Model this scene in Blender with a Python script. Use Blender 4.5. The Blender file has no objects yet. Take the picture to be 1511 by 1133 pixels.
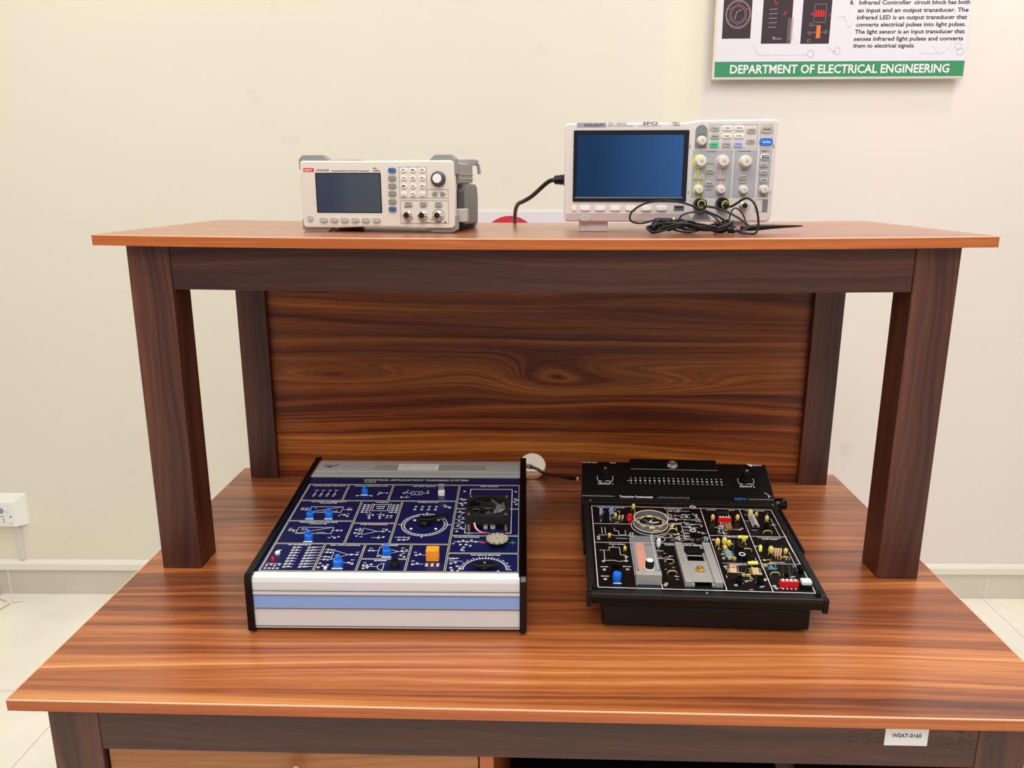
import bpy, bmesh, math, random
from mathutils import Matrix, Vector, Euler
random.seed(7)
PI = math.pi
COL = bpy.context.scene.collection
R = math.radians

# ------------------------------------------------------------------ materials
def mat(name, col, rough=.5, metal=0., spec=.5, coat=0., coat_r=.1, trans=0., alpha=1., emis=None, bump=None):
    m = bpy.data.materials.new(name); m.use_nodes = True
    nt = m.node_tree; b = nt.nodes['Principled BSDF']
    c = tuple((x / 255) ** 2.2 for x in col) + (1,)
    b.inputs['Base Color'].default_value = c
    b.inputs['Roughness'].default_value = rough
    b.inputs['Metallic'].default_value = metal
    b.inputs['Specular IOR Level'].default_value = spec
    b.inputs['Coat Weight'].default_value = coat
    b.inputs['Coat Roughness'].default_value = coat_r
    b.inputs['Transmission Weight'].default_value = trans
    b.inputs['Alpha'].default_value = alpha
    if emis:
        b.inputs['Emission Color'].default_value = c; b.inputs['Emission Strength'].default_value = emis
    # slight mottling so that nothing is perfectly flat
    tc = nt.nodes.new('ShaderNodeTexCoord'); n = nt.nodes.new('ShaderNodeTexNoise')
    n.inputs['Scale'].default_value = bump[0] if bump else 40
    n.inputs['Detail'].default_value = 4
    nt.links.new(tc.outputs['Object'], n.inputs['Vector'])
    if bump:
        bp = nt.nodes.new('ShaderNodeBump'); bp.inputs['Strength'].default_value = bump[1]; bp.inputs['Distance'].default_value = .001
        nt.links.new(n.outputs['Fac'], bp.inputs['Height']); nt.links.new(bp.outputs['Normal'], b.inputs['Normal'])
    mr = nt.nodes.new('ShaderNodeMapRange'); mr.inputs['To Min'].default_value = max(0, rough - .06); mr.inputs['To Max'].default_value = min(1, rough + .06)
    nt.links.new(n.outputs['Fac'], mr.inputs['Value']); nt.links.new(mr.outputs['Result'], b.inputs['Roughness'])
    return m

def rgb(c): return tuple((x / 255) ** 2.2 for x in c) + (1,)

def wood(name, axis, ramp, rough, seed, streak=1.0, rings=55, yscale=5.0, coat=.0, ringmix=.45, xs=.8, bands=None, vein=.5, gain=1.0, cath=.16, bmix=1.2, eyes=()):
    """long-grained wood: contours of a stretched noise field give cathedrals, finer noises give streaks and pores"""
    m = bpy.data.materials.new(name); m.use_nodes = True
    nt = m.node_tree; N = nt.nodes; L = nt.links; b = N['Principled BSDF']
    tc = N.new('ShaderNodeTexCoord'); mp = N.new('ShaderNodeMapping')
    L.new(tc.outputs['Object'], mp.inputs['Vector'])
    if axis == 'z': mp.inputs['Rotation'].default_value = (0, R(90), 0)
    mp.inputs['Location'].default_value = (seed * 1.37, seed * .71, seed * .53)
    def noise(sx, sy, detail, rough_=.55, dist=0.):
        mm = N.new('ShaderNodeMapping'); mm.inputs['Scale'].default_value = (sx, sy, sy)
        L.new(mp.outputs['Vector'], mm.inputs['Vector'])
        n = N.new('ShaderNodeTexNoise'); n.inputs['Scale'].default_value = 1; n.inputs['Detail'].default_value = detail
        n.inputs['Roughness'].default_value = rough_; n.inputs['Distortion'].default_value = dist
        L.new(mm.outputs['Vector'], n.inputs['Vector']); return n.outputs['Fac']
    def math_(op, a, c, d=None):
        n = N.new('ShaderNodeMath'); n.operation = op
        for i, v in enumerate((a, c, d)):
            if v is None: continue
            if isinstance(v, (int, float)): n.inputs[i].default_value = v
            else: L.new(v, n.inputs[i])
        return n.outputs[0]
    sx_ = N.new('ShaderNodeSeparateXYZ'); L.new(mp.outputs['Vector'], sx_.inputs[0])
    q = math_('ADD', sx_.outputs['Y'], sx_.outputs['Z'])
    # grain flow: distance across the grain, warped by a stretched field and by a few elongated eyes
    warp = math_('MULTIPLY', noise(xs, yscale, 2, .5, .0), cath)
    so = N.new('ShaderNodeSeparateXYZ'); L.new(tc.outputs['Object'], so.inputs[0])
    qo = math_('ADD', so.outputs['Y'], so.outputs['Z'])
    for (ex, eq, rx, rq, am) in eyes:
        dx = math_('DIVIDE', math_('SUBTRACT', so.outputs['X'], ex), rx); dq = math_('DIVIDE', math_('SUBTRACT', qo, eq), rq)
        d2 = math_('MULTIPLY_ADD', dx, dx, math_('MULTIPLY', dq, dq))
        warp = math_('ADD', warp, math_('MULTIPLY', math_('POWER', 2.718, math_('MULTIPLY', d2, -1.0)), am))
    q2 = math_('ADD', math_('ADD', q, warp), math_('MULTIPLY', noise(9, 60, 3, .6), .006))
    def flow(fx, fq, detail, rough_=.6):
        cb = N.new('ShaderNodeCombineXYZ'); L.new(math_('MULTIPLY', sx_.outputs['X'], fx), cb.inputs[0]); L.new(math_('MULTIPLY', q2, fq), cb.inputs[1])
        n = N.new('ShaderNodeTexNoise'); n.inputs['Scale'].default_value = 1; n.inputs['Detail'].default_value = detail; n.inputs['Roughness'].default_value = rough_
        L.new(cb.outputs[0], n.inputs['Vector']); return n.outputs['Fac']
    broad = flow(.35, 10 * streak, 2, .5)
    ring = flow(.5, rings, 3, .6)
    mid = flow(1.2, rings * 2.6, 5, .7)
    fine = noise(14, 620, 3, .7)
    t = math_('MULTIPLY', math_('SUBTRACT', ring, .5), ringmix)
    t = math_('MULTIPLY_ADD', math_('SUBTRACT', broad, .5), bmix, t)
    t = math_('MULTIPLY_ADD', math_('SUBTRACT', mid, .5), 1.0, t)
    t = math_('MULTIPLY_ADD', math_('SUBTRACT', fine, .5), .5, t)
    t = math_('ADD', t, .5)
    cr = N.new('ShaderNodeValToRGB'); L.new(t, cr.inputs['Fac'])
    el = cr.color_ramp.elements
    while len(el) < len(ramp): el.new(.5)
    for e, (p, c) in zip(el, ramp): e.position = p; e.color = tuple(v * gain for v in rgb(c)[:3]) + (1,)
    # pale thin veins and pores
    vn = noise(5, 260, 5, .6)
    vr = N.new('ShaderNodeMapRange'); vr.inputs['From Min'].default_value = .6; vr.inputs['From Max'].default_value = .72
    vr.inputs['To Max'].default_value = vein; L.new(vn, vr.inputs['Value'])
    mx = N.new('ShaderNodeMix'); mx.data_type = 'RGBA'
    L.new(vr.outputs['Result'], mx.inputs['Factor']); L.new(cr.outputs['Color'], mx.inputs['A'])
    mx.inputs['B'].default_value = tuple(v * gain for v in rgb(ramp[-1][1])[:3]) + (1,)
    L.new(mx.outputs['Result'], b.inputs['Base Color'])
    b.inputs['Roughness'].default_value = rough; b.inputs['Coat Weight'].default_value = coat; b.inputs['Coat Roughness'].default_value = .25
    bp = N.new('ShaderNodeBump'); bp.inputs['Strength'].default_value = .12; bp.inputs['Distance'].default_value = .0006
    L.new(mid, bp.inputs['Height']); L.new(bp.outputs['Normal'], b.inputs['Normal'])
    return m

LAM = [(.0, (84, 44, 28)), (.25, (116, 62, 36)), (.48, (152, 84, 46)), (.7, (180, 106, 58)), (1., (212, 144, 86))]
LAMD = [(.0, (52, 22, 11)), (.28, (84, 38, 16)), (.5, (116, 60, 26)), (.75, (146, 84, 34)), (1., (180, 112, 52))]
DRK = [(.0, (46, 25, 21)), (.35, (64, 36, 30)), (.6, (82, 47, 37)), (.85, (104, 62, 46)), (1., (128, 82, 60))]
M = {}
M['lam'] = wood('rosewood_laminate', 'x', LAM, .34, 1.3, coat=.25, vein=.3, rings=55, ringmix=1.6, bmix=1.6, yscale=5, xs=.55, gain=.93,
                eyes=((-.03, .075, .26, .022, .05), (.52, .42, .13, .03, .06), (-.45, .27, .10, .022, .05), (.42, .02, .24, .02, -.05), (.35, .60, .2, .02, .04)))
M['lam_shelf'] = wood('rosewood_laminate_shelf', 'x', LAM, .34, 4.1, coat=.6, ringmix=.8, vein=.2, rings=60, bmix=.7)
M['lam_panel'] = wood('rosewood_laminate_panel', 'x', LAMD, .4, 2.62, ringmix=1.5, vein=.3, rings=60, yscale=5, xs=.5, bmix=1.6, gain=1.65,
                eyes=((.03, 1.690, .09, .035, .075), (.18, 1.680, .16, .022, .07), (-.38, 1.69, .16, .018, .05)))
M['lam_edge'] = wood('rosewood_edge_band', 'x', [(.0, (140, 66, 30)), (.35, (166, 84, 40)), (.65, (190, 104, 52)), (1., (214, 132, 76))], .4, 5.5, ringmix=.8, yscale=9, rings=90, cath=.05, bmix=.6)
M['drawer'] = wood('drawer_wood', 'x', [(.0, (120, 70, 38)), (.4, (154, 96, 54)), (.7, (176, 112, 64)), (1., (200, 142, 92))], .4, 8.5, ringmix=.9, rings=70, bmix=.8)
M['dark_x'] = wood('dark_stained_wood_long', 'x', DRK, .42, 3.3, ringmix=.8, vein=.08, yscale=6, rings=45, xs=1.5, bmix=1.4, streak=.8, cath=.12)
M['dark_z'] = wood('dark_stained_wood_upright', 'z', DRK, .42, 6.6, ringmix=.8, vein=.06, yscale=7, rings=45, xs=1.6, bmix=1.4, streak=.8, cath=.12)
M['edge_line'] = mat('pale_edge', (226, 176, 140), .5)
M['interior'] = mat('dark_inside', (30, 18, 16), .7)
M['white'] = mat('printed_white', (232, 232, 230), .5)
M['silver_print'] = mat('printed_gold', (205, 200, 160), .45)
M['black'] = mat('black_plastic', (15, 15, 16), .42, spec=.35)
M['black_gloss'] = mat('glossy_black', (9, 9, 10), .22, spec=.3)
M['black_matte'] = mat('matt_black', (20, 21, 22), .5, bump=(900, .12))
M['rubber'] = mat('black_rubber', (17, 17, 18), .45)
M['alu'] = mat('brushed_aluminium', (222, 223, 224), .5, metal=.1, bump=(300, .06))
M['alu_rear'] = mat('aluminium_strip', (176, 177, 172), .45, metal=.15, bump=(300, .06))
M['alu_mid'] = mat('satin_aluminium', (172, 170, 166), .42, metal=.3, bump=(300, .06))
M['alu_dark'] = mat('groove_grey', (120, 118, 116), .5, metal=.3)
M['bluestripe'] = mat('light_blue_stripe', (140, 172, 228), .5)
M['navy'] = mat('navy_panel', (17, 26, 70), .32)
M['bluepot'] = mat('bright_blue_plastic', (24, 110, 222), .35)
M['orange'] = mat('orange_relay', (255, 150, 40), .4)
M['red'] = mat('red_plastic', (222, 26, 30), .35)
M['green_p'] = mat('green_print', (40, 150, 90), .5)
M['bnc'] = mat('nickel', (190, 186, 178), .28, metal=.9)
M['brass'] = mat('brass', (214, 172, 84), .3, metal=.8)
M['gold'] = mat('pale_gold', (225, 196, 110), .35, metal=.4)
M['chrome'] = mat('chrome', (240, 240, 240), .25, metal=1.)
M['clear'] = mat('clear_acrylic', (235, 238, 240), .05, trans=.0, alpha=.12, spec=.6)
M['rim'] = mat('pale_ring', (206, 190, 184), .3)
M['copper'] = mat('copper_coil', (226, 120, 52), .4, metal=.2)
M['fan'] = mat('fan_black', (26, 26, 27), .45)
M['gen_body'] = mat('warm_grey_case', (212, 204, 192), .45)
M['gen_face'] = mat('warm_white_face', (222, 214, 202), .42)
M['gen_grey'] = mat('bumper_grey', (140, 138, 138), .55)
M['gen_dark'] = mat('handle_dark_grey', (74, 73, 75), .38)
M['btn_grey'] = mat('grey_button', (140, 137, 130), .5)
M['btn_lgrey'] = mat('light_grey_button', (182, 177, 168), .5)
M['btn_white'] = mat('white_button', (238, 234, 226), .4)
M['btn_blue'] = mat('blue_button', (74, 108, 162), .45)
M['btn_vblue'] = mat('vivid_blue_button', (36, 116, 214), .4)
M['btn_lilac'] = mat('lilac_lit_button', (170, 186, 240), .4)
M['btn_green'] = mat('green_lit_button', (70, 200, 150), .4)
M['sc_face'] = mat('cool_white_face', (216, 208, 204), .42)
M['sc_case'] = mat('scope_case', (206, 198, 192), .5)
M['sc_lip'] = mat('pinkish_lip', (186, 170, 168), .5)
M['sc_grey'] = mat('grey_field', (166, 168, 172), .5)
M['sc_dgrey'] = mat('dark_grey_field', (120, 124, 128), .5)
M['sc_logo'] = mat('grey_blue_plate', (148, 152, 166), .4)
M['ink'] = mat('dark_ink', (60, 58, 62), .5)
M['ink_dark'] = mat('dark_purple_ink', (40, 34, 46), .4)
M['ink_soft'] = mat('soft_ink', (120, 116, 116), .5)
M['yellow'] = mat('yellow_green', (218, 222, 70), .45)
M['pink'] = mat('pink_print', (222, 182, 196), .45)
M['scr_blue'] = mat('blue_tinted_screen', (74, 124, 190), .04, metal=.85, spec=.9)
M['scr_dark'] = mat('dark_screen', (112, 120, 136), .05, metal=.75, spec=.8)
M['bezel'] = mat('black_bezel', (26, 27, 30), .25)
M['paper'] = mat('white_paper', (236, 234, 232), .6)
M['poster'] = mat('poster_film', (228, 222, 228), .22, coat=.3)
M['poster_green'] = mat('poster_green', (62, 140, 98), .3, coat=.3)
M['poster_pic'] = mat('poster_dark_picture', (62, 48, 54), .3)
M['poster_line'] = mat('poster_pale_trace', (212, 205, 214), .3)
M['poster_lines'] = mat('poster_pic_line', (170, 150, 160), .4)
M['foam'] = mat('cream_foam_edge', (222, 212, 186), .6)
M['sign_red'] = mat('sign_red', (206, 48, 62), .45)
M['sign_white'] = mat('sign_white', (226, 220, 224), .5)
M['socket'] = mat('switch_plate', (236, 234, 226), .35)
M['purple'] = mat('purple_sticker', (150, 140, 200), .5)
M['cable_w'] = mat('white_cable', (228, 222, 208), .5)
M['pcb'] = mat('black_board', (14, 14, 16), .35)
M['cap_yel'] = mat('yellow_capacitor', (226, 200, 96), .4)
M['lemon'] = mat('lemon_film', (236, 230, 90), .4)
M['cap_blue'] = mat('pale_blue_part', (150, 190, 220), .4)
M['cap_violet'] = mat('violet_part', (150, 150, 210), .4)
M['teal'] = mat('teal_part', (40, 120, 160), .4)
M['res_tan'] = mat('tan_resistor', (216, 190, 140), .45)
M['res_pink'] = mat('pink_resistor', (206, 150, 130), .45)
M['res_blue'] = mat('blue_resistor', (130, 160, 160), .45)
M['brown'] = mat('brown_part', (150, 112, 66), .5)
M['wire_red'] = mat('red_wire', (205, 50, 60), .4)
M['wire_white'] = mat('white_wire', (230, 220, 215), .4)
M['slot'] = mat('slotted_disc_grey', (158, 150, 128), .5)
M['tape'] = mat('faded_tape', (150, 148, 140), .4)
M['stain'] = mat('dusty_tape_marks', (96, 72, 62), .7)
M['fblue'] = mat('blue_logo', (40, 130, 190), .4)

# ------------------------------------------------------------------ mesh builder
_txt = {}
def text_geo(s, bold=False):
    k = (s, bold)
    if k not in _txt:
        cu = bpy.data.curves.new('t', 'FONT'); cu.body = s; cu.size = 1; cu.resolution_u = 2
        if bold: cu.offset = .022
        ob = bpy.data.objects.new('t', cu); me = ob.to_mesh()
        vs = [v.co.copy() for v in me.vertices]; fs = [tuple(p.vertices) for p in me.polygons]
        ob.to_mesh_clear(); bpy.data.objects.remove(ob); bpy.data.curves.remove(cu)
        _txt[k] = (vs, fs)
    return _txt[k]

class MB:
    """collects shapes for ONE mesh. T: a matrix applied to everything (panel plane)"""
    def __init__(s, T=None): s.v = []; s.f = []; s.m = []; s.sm = []; s.T = T or Matrix(); s.mi = 0
    def add(s, vs, fs, T=None, smooth=False):
        o = len(s.v); X = s.T @ T if T is not None else s.T
        s.v += [X @ Vector(v) for v in vs]
        for f in fs: s.f.append(tuple(i + o for i in f)); s.m.append(s.mi); s.sm.append(smooth)
        return s
    def box(s, x0, x1, y0, y1, z0, z1, T=None, tx=0, ty=0):
        # tx, ty: inset of the top face
        vs = [(x0, y0, z0), (x1, y0, z0), (x1, y1, z0), (x0, y1, z0), (x0 + tx, y0 + ty, z1), (x1 - tx, y0 + ty, z1), (x1 - tx, y1 - ty, z1), (x0 + tx, y1 - ty, z1)]
        return s.add(vs, [(3, 2, 1, 0), (4, 5, 6, 7), (0, 1, 5, 4), (1, 2, 6, 5), (2, 3, 7, 6), (3, 0, 4, 7)], T)
    def prism(s, pts, a0, a1, axis='x', T=None):
        # polygon in the plane normal to axis, extruded from a0 to a1
        n = len(pts)
        def P(a, p): return {'x': (a, p[0], p[1]), 'y': (p[0], a, p[1]), 'z': (p[0], p[1], a)}[axis]
        vs = [P(a0, p) for p in pts] + [P(a1, p) for p in pts]
        fs = [tuple(range(n))[::-1], tuple(range(n, 2 * n))] + [(i, (i + 1) % n, n + (i + 1) % n, n + i) for i in range(n)]
        return s.add(vs, fs, T)
    def rbox(s, x0, x1, z0, z1, y0, y1, r=.002, T=None, n=4):
        # rounded rectangle in the x-z plane, from y0 (front) to y1
        return s.prism(rr(x0, x1, z0, z1, r, n), y1, y0, 'y', T)
    def lathe(s, prof, c=(0, 0, 0), axis='z', seg=24, T=None, smooth=True, sx=1., sy=1.):
        # profile of (radius, height)
        vs = []; fs = []; n = len(prof)
        for k in range(seg):
            a = 2 * PI * k / seg
            for r, h in prof:
                p = (r * math.cos(a) * sx, r * math.sin(a) * sy, h)
                p = {'z': p, 'y': (p[0], -p[2], p[1]), 'x': (p[2], p[0], p[1])}[axis]
                vs.append((p[0] + c[0], p[1] + c[1], p[2] + c[2]))
        for k in range(seg):
            k2 = (k + 1) % seg
            for i in range(n - 1): fs.append((k * n + i, k2 * n + i, k2 * n + i + 1, k * n + i + 1))
        fs.append(tuple(k * n for k in range(seg))[::-1]); fs.append(tuple(k * n + n - 1 for k in range(seg)))
        return s.add(vs, fs, T, smooth)
    def cyl(s, r, h, c=(0, 0, 0), axis='z', seg=20, T=None, bev=0):
        pr = [(r, 0), (r, h)] if not bev else [(r, 0), (r, h - bev), (r - bev, h)]
        return s.lathe(pr, c, axis, seg, T)
    def ring(s, ro, ri, h, c=(0, 0, 0), seg=28, T=None, axis='z', sx=1., sy=1.):
        vs = []; fs = []
        for k in range(seg):
            a = 2 * PI * k / seg
            for r, z in ((ro, 0), (ro, h), (ri, h), (ri, 0)):
                p = (r * math.cos(a) * sx, r * math.sin(a) * sy, z)
                if axis == 'y': p = (p[0], -p[2], p[1])
                vs.append((p[0] + c[0], p[1] + c[1], p[2] + c[2]))
        for k in range(seg):
            k2 = (k + 1) % seg
            for i in range(4): fs.append((k * 4 + i, k2 * 4 + i, k2 * 4 + (i + 1) % 4, k * 4 + (i + 1) % 4))
        return s.add(vs, fs, T)
    def tube(s, pts, r, seg=8, sub=6, T=None, closed=False):
        P = spline(pts, sub, closed)
        rad = r if callable(r) else (lambda t: r)
        n = len(P); vs = []; fs = []; up = Vector((0, 0, 1)); prev = None
        for i, p in enumerate(P):
            if closed: d = (P[(i + 1) % n] - P[i - 1])
            else: d = P[min(i + 1, n - 1)] - P[max(i - 1, 0)]
            d.normalize()
            if prev is None:
                a = d.cross(up)
                if a.length < .1: a = d.cross(Vector((1, 0, 0)))
            else: a = prev - d * prev.dot(d)
            a.normalize(); prev = a; b = d.cross(a); rr_ = rad(i / (n - 1))
            for k in range(seg):
                t = 2 * PI * k / seg; vs.append(p + a * (rr_ * math.cos(t)) + b * (rr_ * math.sin(t)))
        m = n if closed else n - 1
        for i in range(m):
            j = (i + 1) % n
            for k in range(seg):
                k2 = (k + 1) % seg; fs.append((i * seg + k, i * seg + k2, j * seg + k2, j * seg + k))
        if not closed: fs.append(tuple(range(seg))[::-1]); fs.append(tuple(range((n - 1) * seg, n * seg)))
        return s.add(vs, fs, T, True)
    def quad(s, x0, x1, y0, y1, z=.0002): return s.box(x0, x1, y0, y1, 0, z)
    # flat printed marks in the local x-y plane
    def line(s, pts, w=.0004, h=.00015):
        for (x0, y0), (x1, y1) in zip(pts, pts[1:]):
            d = Vector((x1 - x0, y1 - y0)); L = d.length
            if L < 1e-7: continue
            d /= L; n = Vector((-d.y, d.x)) * w / 2; e = d * w / 2
            a = [(x0 - e.x + n.x, y0 - e.y + n.y), (x0 - e.x - n.x, y0 - e.y - n.y), (x1 + e.x - n.x, y1 + e.y - n.y), (x1 + e.x + n.x, y1 + e.y + n.y)]
            s.add([(p[0], p[1], h) for p in a] + [(p[0], p[1], 0) for p in a], [(0, 1, 2, 3), (0, 4, 5, 1), (1, 5, 6, 2), (2, 6, 7, 3), (3, 7, 4, 0)])
        return s
    def rect(s, x0, x1, y0, y1, w=.0004, h=.00015): return s.line([(x0, y0), (x1, y0), (x1, y1), (x0, y1), (x0, y0)], w, h)
    def arc(s, cx, cy, r, a0=0, a1=360, w=.0004, n=28, h=.00015, sx=1):
        return s.line([(cx + sx * r * math.cos(R(a0 + (a1 - a0) * k / n)), cy + r * math.sin(R(a0 + (a1 - a0) * k / n))) for k in range(n + 1)], w, h)
    def text(s, t, x, y, size, width=None, align='c', bold=True, h=.0002, plane='xy', T=None):
        vs, fs = text_geo(t, bold)
        if not vs: return s
        x0 = min(v.x for v in vs); x1 = max(v.x for v in vs); sc = size / .72
        kx = width / (x1 - x0) if width else sc
        ox = {'c': -(x0 + x1) / 2, 'l': -x0, 'r': -x1}[align]
        if plane == 'xy': out = [(x + (v.x + ox) * kx, y + v.y * sc, h) for v in vs]
        else: out = [(x + (v.x + ox) * kx, -h, y + v.y * sc) for v in vs]
        return s.add(out, fs, T)
    def build(s, name, mats, parent=None, loc=None, rot=None, bev=0, seg=2, smooth=35):
        me = bpy.data.meshes.new(name)
        me.from_pydata([tuple(v) for v in s.v], [], s.f)
        if not isinstance(mats, (list, tuple)): mats = [mats]
        for m_ in mats: me.materials.append(m_)
        for p, mi, sm in zip(me.polygons, s.m, s.sm): p.material_index = mi; p.use_smooth = sm
        bm = bmesh.new(); bm.from_mesh(me); bmesh.ops.recalc_face_normals(bm, faces=bm.faces[:]); bm.to_mesh(me); bm.free()
        if any(s.sm): me.set_sharp_from_angle(angle=R(smooth))
        ob = bpy.data.objects.new(name, me); COL.objects.link(ob)
        if parent: ob.parent = parent
        if loc: ob.location = loc
        if rot: ob.rotation_euler = rot
        if bev:
            md = ob.modifiers.new('bevel', 'BEVEL'); md.width = bev; md.segments = seg; md.limit_method = 'ANGLE'; md.angle_limit = R(40)
        return ob

def rr(x0, x1, y0, y1, r, n=4):
    pts = []
    for cx, cy, a in ((x1 - r, y0 + r, -90), (x1 - r, y1 - r, 0), (x0 + r, y1 - r, 90), (x0 + r, y0 + r, 180)):
        for k in range(n + 1): t = R(a + 90 * k / n); pts.append((cx + r * math.cos(t), cy + r * math.sin(t)))
    return pts

def spline(pts, sub=6, closed=False):
    P = [Vector(p) for p in pts]; out = []; n = len(P)
    if sub <= 1: return P
    for i in range(n if closed else n - 1):
        if closed: a, b, c, d = P[i - 1], P[i], P[(i + 1) % n], P[(i + 2) % n]
        else: a, b, c, d = P[max(i - 1, 0)], P[i], P[i + 1], P[min(i + 2, n - 1)]
        for k in range(sub):
            t = k / sub
            out.append(.5 * ((2 * b) + (c - a) * t + (2 * a - 5 * b + 4 * c - d) * t * t + (3 * b - a - 3 * c + d) * t ** 3))
    if not closed: out.append(P[-1])
    return out

def thing(name, label, cat, loc=(0, 0, 0), rotz=0, group=None):
    o = bpy.data.objects.new(name, None); COL.objects.link(o); o.empty_display_size = .02
    o.location = loc; o.rotation_euler = (0, 0, rotz); o['label'] = label; o['category'] = cat
    if group: o['group'] = group
    return o
def tag(o, label, cat, group=None):
    o['label'] = label; o['category'] = cat
    if group: o['group'] = group
    return o
def struct(o): o['kind'] = 'structure'; return o
def dup(o, parent, M4):
    c = o.copy(); COL.objects.link(c); c.parent = parent; c.matrix_local = M4
    for ch in list(o.children):
        k = ch.copy(); COL.objects.link(k); k.parent = c; k.matrix_local = ch.matrix_local.copy()
    return c

# ------------------------------------------------------------------ the room
def wall_y(x): return 1.62 + .0209 * x
WROT = math.atan(.0209)
WALL = Matrix.Translation((0, 1.62, 0)) @ Matrix.Rotation(WROT, 4, 'Z')   # local: x along the wall, -y out of it

def wall_mat():
    m = bpy.data.materials.new('painted_wall'); m.use_nodes = True; nt = m.node_tree; N = nt.nodes; L = nt.links; b = N['Principled BSDF']
    tc = N.new('ShaderNodeTexCoord'); sp = N.new('ShaderNodeSeparateXYZ'); L.new(tc.outputs['Object'], sp.inputs[0])
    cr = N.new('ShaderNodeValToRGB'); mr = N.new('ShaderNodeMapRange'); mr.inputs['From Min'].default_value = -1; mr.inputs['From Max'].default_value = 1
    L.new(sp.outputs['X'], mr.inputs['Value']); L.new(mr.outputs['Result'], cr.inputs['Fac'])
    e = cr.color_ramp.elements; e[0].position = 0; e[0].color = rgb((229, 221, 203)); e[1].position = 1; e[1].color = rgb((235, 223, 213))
    for p, c in ((.55, (231, 224, 207)), (.679, (231, 224, 208)), (.68, (233, 227, 205)), (.733, (233, 227, 205)), (.736, (229, 220, 213))):  # strip of yellowish window light put into the wall colour, pinker tone beyond it
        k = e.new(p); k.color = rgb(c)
    n = N.new('ShaderNodeTexNoise'); n.inputs['Scale'].default_value = 2.2; n.inputs['Detail'].default_value = 5; L.new(tc.outputs['Object'], n.inputs['Vector'])
    r2 = N.new('ShaderNodeMapRange'); r2.inputs['To Min'].default_value = .96; r2.inputs['To Max'].default_value = 1.03; L.new(n.outputs['Fac'], r2.inputs['Value'])
    # faint scuffs
    n2 = N.new('ShaderNodeTexNoise'); n2.inputs['Scale'].default_value = 9; n2.inputs['Detail'].default_value = 8; L.new(tc.outputs['Object'], n2.inputs['Vector'])
    r3 = N.new('ShaderNodeMapRange'); r3.inputs['From Min'].default_value = .66; r3.inputs['From Max'].default_value = .74; r3.inputs['To Min'].default_value = 1; r3.inputs['To Max'].default_value = .93
    L.new(n2.outputs['Fac'], r3.inputs['Value'])
    mu = N.new('ShaderNodeMath'); mu.operation = 'MULTIPLY'; L.new(r2.outputs['Result'], mu.inputs[0]); L.new(r3.outputs['Result'], mu.inputs[1])
    vm = N.new('ShaderNodeVectorMath'); vm.operation = 'SCALE'; L.new(cr.outputs['Color'], vm.inputs[0]); L.new(mu.outputs[0], vm.inputs['Scale'])
    L.new(vm.outputs[0], b.inputs['Base Color']); b.inputs['Roughness'].default_value = .55
    bp = N.new('ShaderNodeBump'); bp.inputs['Strength'].default_value = .08; bp.inputs['Distance'].default_value = .002
    n3 = N.new('ShaderNodeTexNoise'); n3.inputs['Scale'].default_value = 60; L.new(tc.outputs['Object'], n3.inputs['Vector'])
    L.new(n3.outputs['Fac'], bp.inputs['Height']); L.new(bp.outputs['Normal'], b.inputs['Normal'])
    return m
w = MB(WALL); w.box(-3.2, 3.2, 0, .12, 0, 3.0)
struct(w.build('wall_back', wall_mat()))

def tile_mat(name, col, grout, tx, ty, ox, oy, rough, gw=.0025, axes='XY'):
    m = bpy.data.materials.new(name); m.use_nodes = True; nt = m.node_tree; N = nt.nodes; L = nt.links; b = N['Principled BSDF']
    tc = N.new('ShaderNodeTexCoord'); sp = N.new('ShaderNodeSeparateXYZ'); L.new(tc.outputs['Object'], sp.inputs[0])
    def lines(axis, off, step):
        a = N.new('ShaderNodeMath'); a.operation = 'ADD'; a.inputs[1].default_value = 50 * step - off; L.new(sp.outputs[axis], a.inputs[0])
        p = N.new('ShaderNodeMath'); p.operation = 'PINGPONG'; p.inputs[1].default_value = step / 2; L.new(a.outputs[0], p.inputs[0])
        c = N.new('ShaderNodeMath'); c.operation = 'LESS_THAN'; c.inputs[1].default_value = gw / 2; L.new(p.outputs[0], c.inputs[0]); return c.outputs[0]
    a = lines(axes[0], ox, tx)
    mx = N.new('ShaderNodeMix'); mx.data_type = 'RGBA'
    if ty:
        mm = N.new('ShaderNodeMath'); mm.operation = 'MAXIMUM'; L.new(a, mm.inputs[0]); L.new(lines(axes[1], oy, ty), mm.inputs[1]); a = mm.outputs[0]
    L.new(a, mx.inputs['Factor'])
    n = N.new('ShaderNodeTexNoise'); n.inputs['Scale'].default_value = 3.5; n.inputs['Detail'].default_value = 7; L.new(tc.outputs['Object'], n.inputs['Vector'])
    cr = N.new('ShaderNodeValToRGB'); L.new(n.outputs['Fac'], cr.inputs['Fac'])
    cr.color_ramp.elements[0].color = rgb(tuple(c * .95 for c in col)); cr.color_ramp.elements[1].color = rgb(tuple(min(255, c * 1.03) for c in col))
    cr.color_ramp.elements[0].position = .3; cr.color_ramp.elements[1].position = .7
    L.new(cr.outputs['Color'], mx.inputs['A']); mx.inputs['B'].default_value = rgb(grout)
    L.new(mx.outputs['Result'], b.inputs['Base Color']); b.inputs['Roughness'].default_value = rough
    return m
f = MB(WALL); f.box(-3.2, 3.2, -5.0, .12, -.05, 0)
struct(f.build('floor', tile_mat('cream_floor_tile', (240, 234, 218), (190, 182, 164), .9, .6, 1.482, -.145, .22)))
b_ = MB(WALL); b_.box(-3.2, 3.2, -.012, 0, 0, .0905)
struct(b_.build('baseboard_back', tile_mat('grey_plinth_tile', (212, 203, 186), (222, 216, 200), .8087, None, 1.491, 0, .35, .005, 'XZ')))
t_ = MB(WALL); t_.prism([(0, .0905), (-.020, .0905), (-.020, .112), (-.014, .119), (0, .121)], -3.2, 3.2, 'x')
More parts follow.
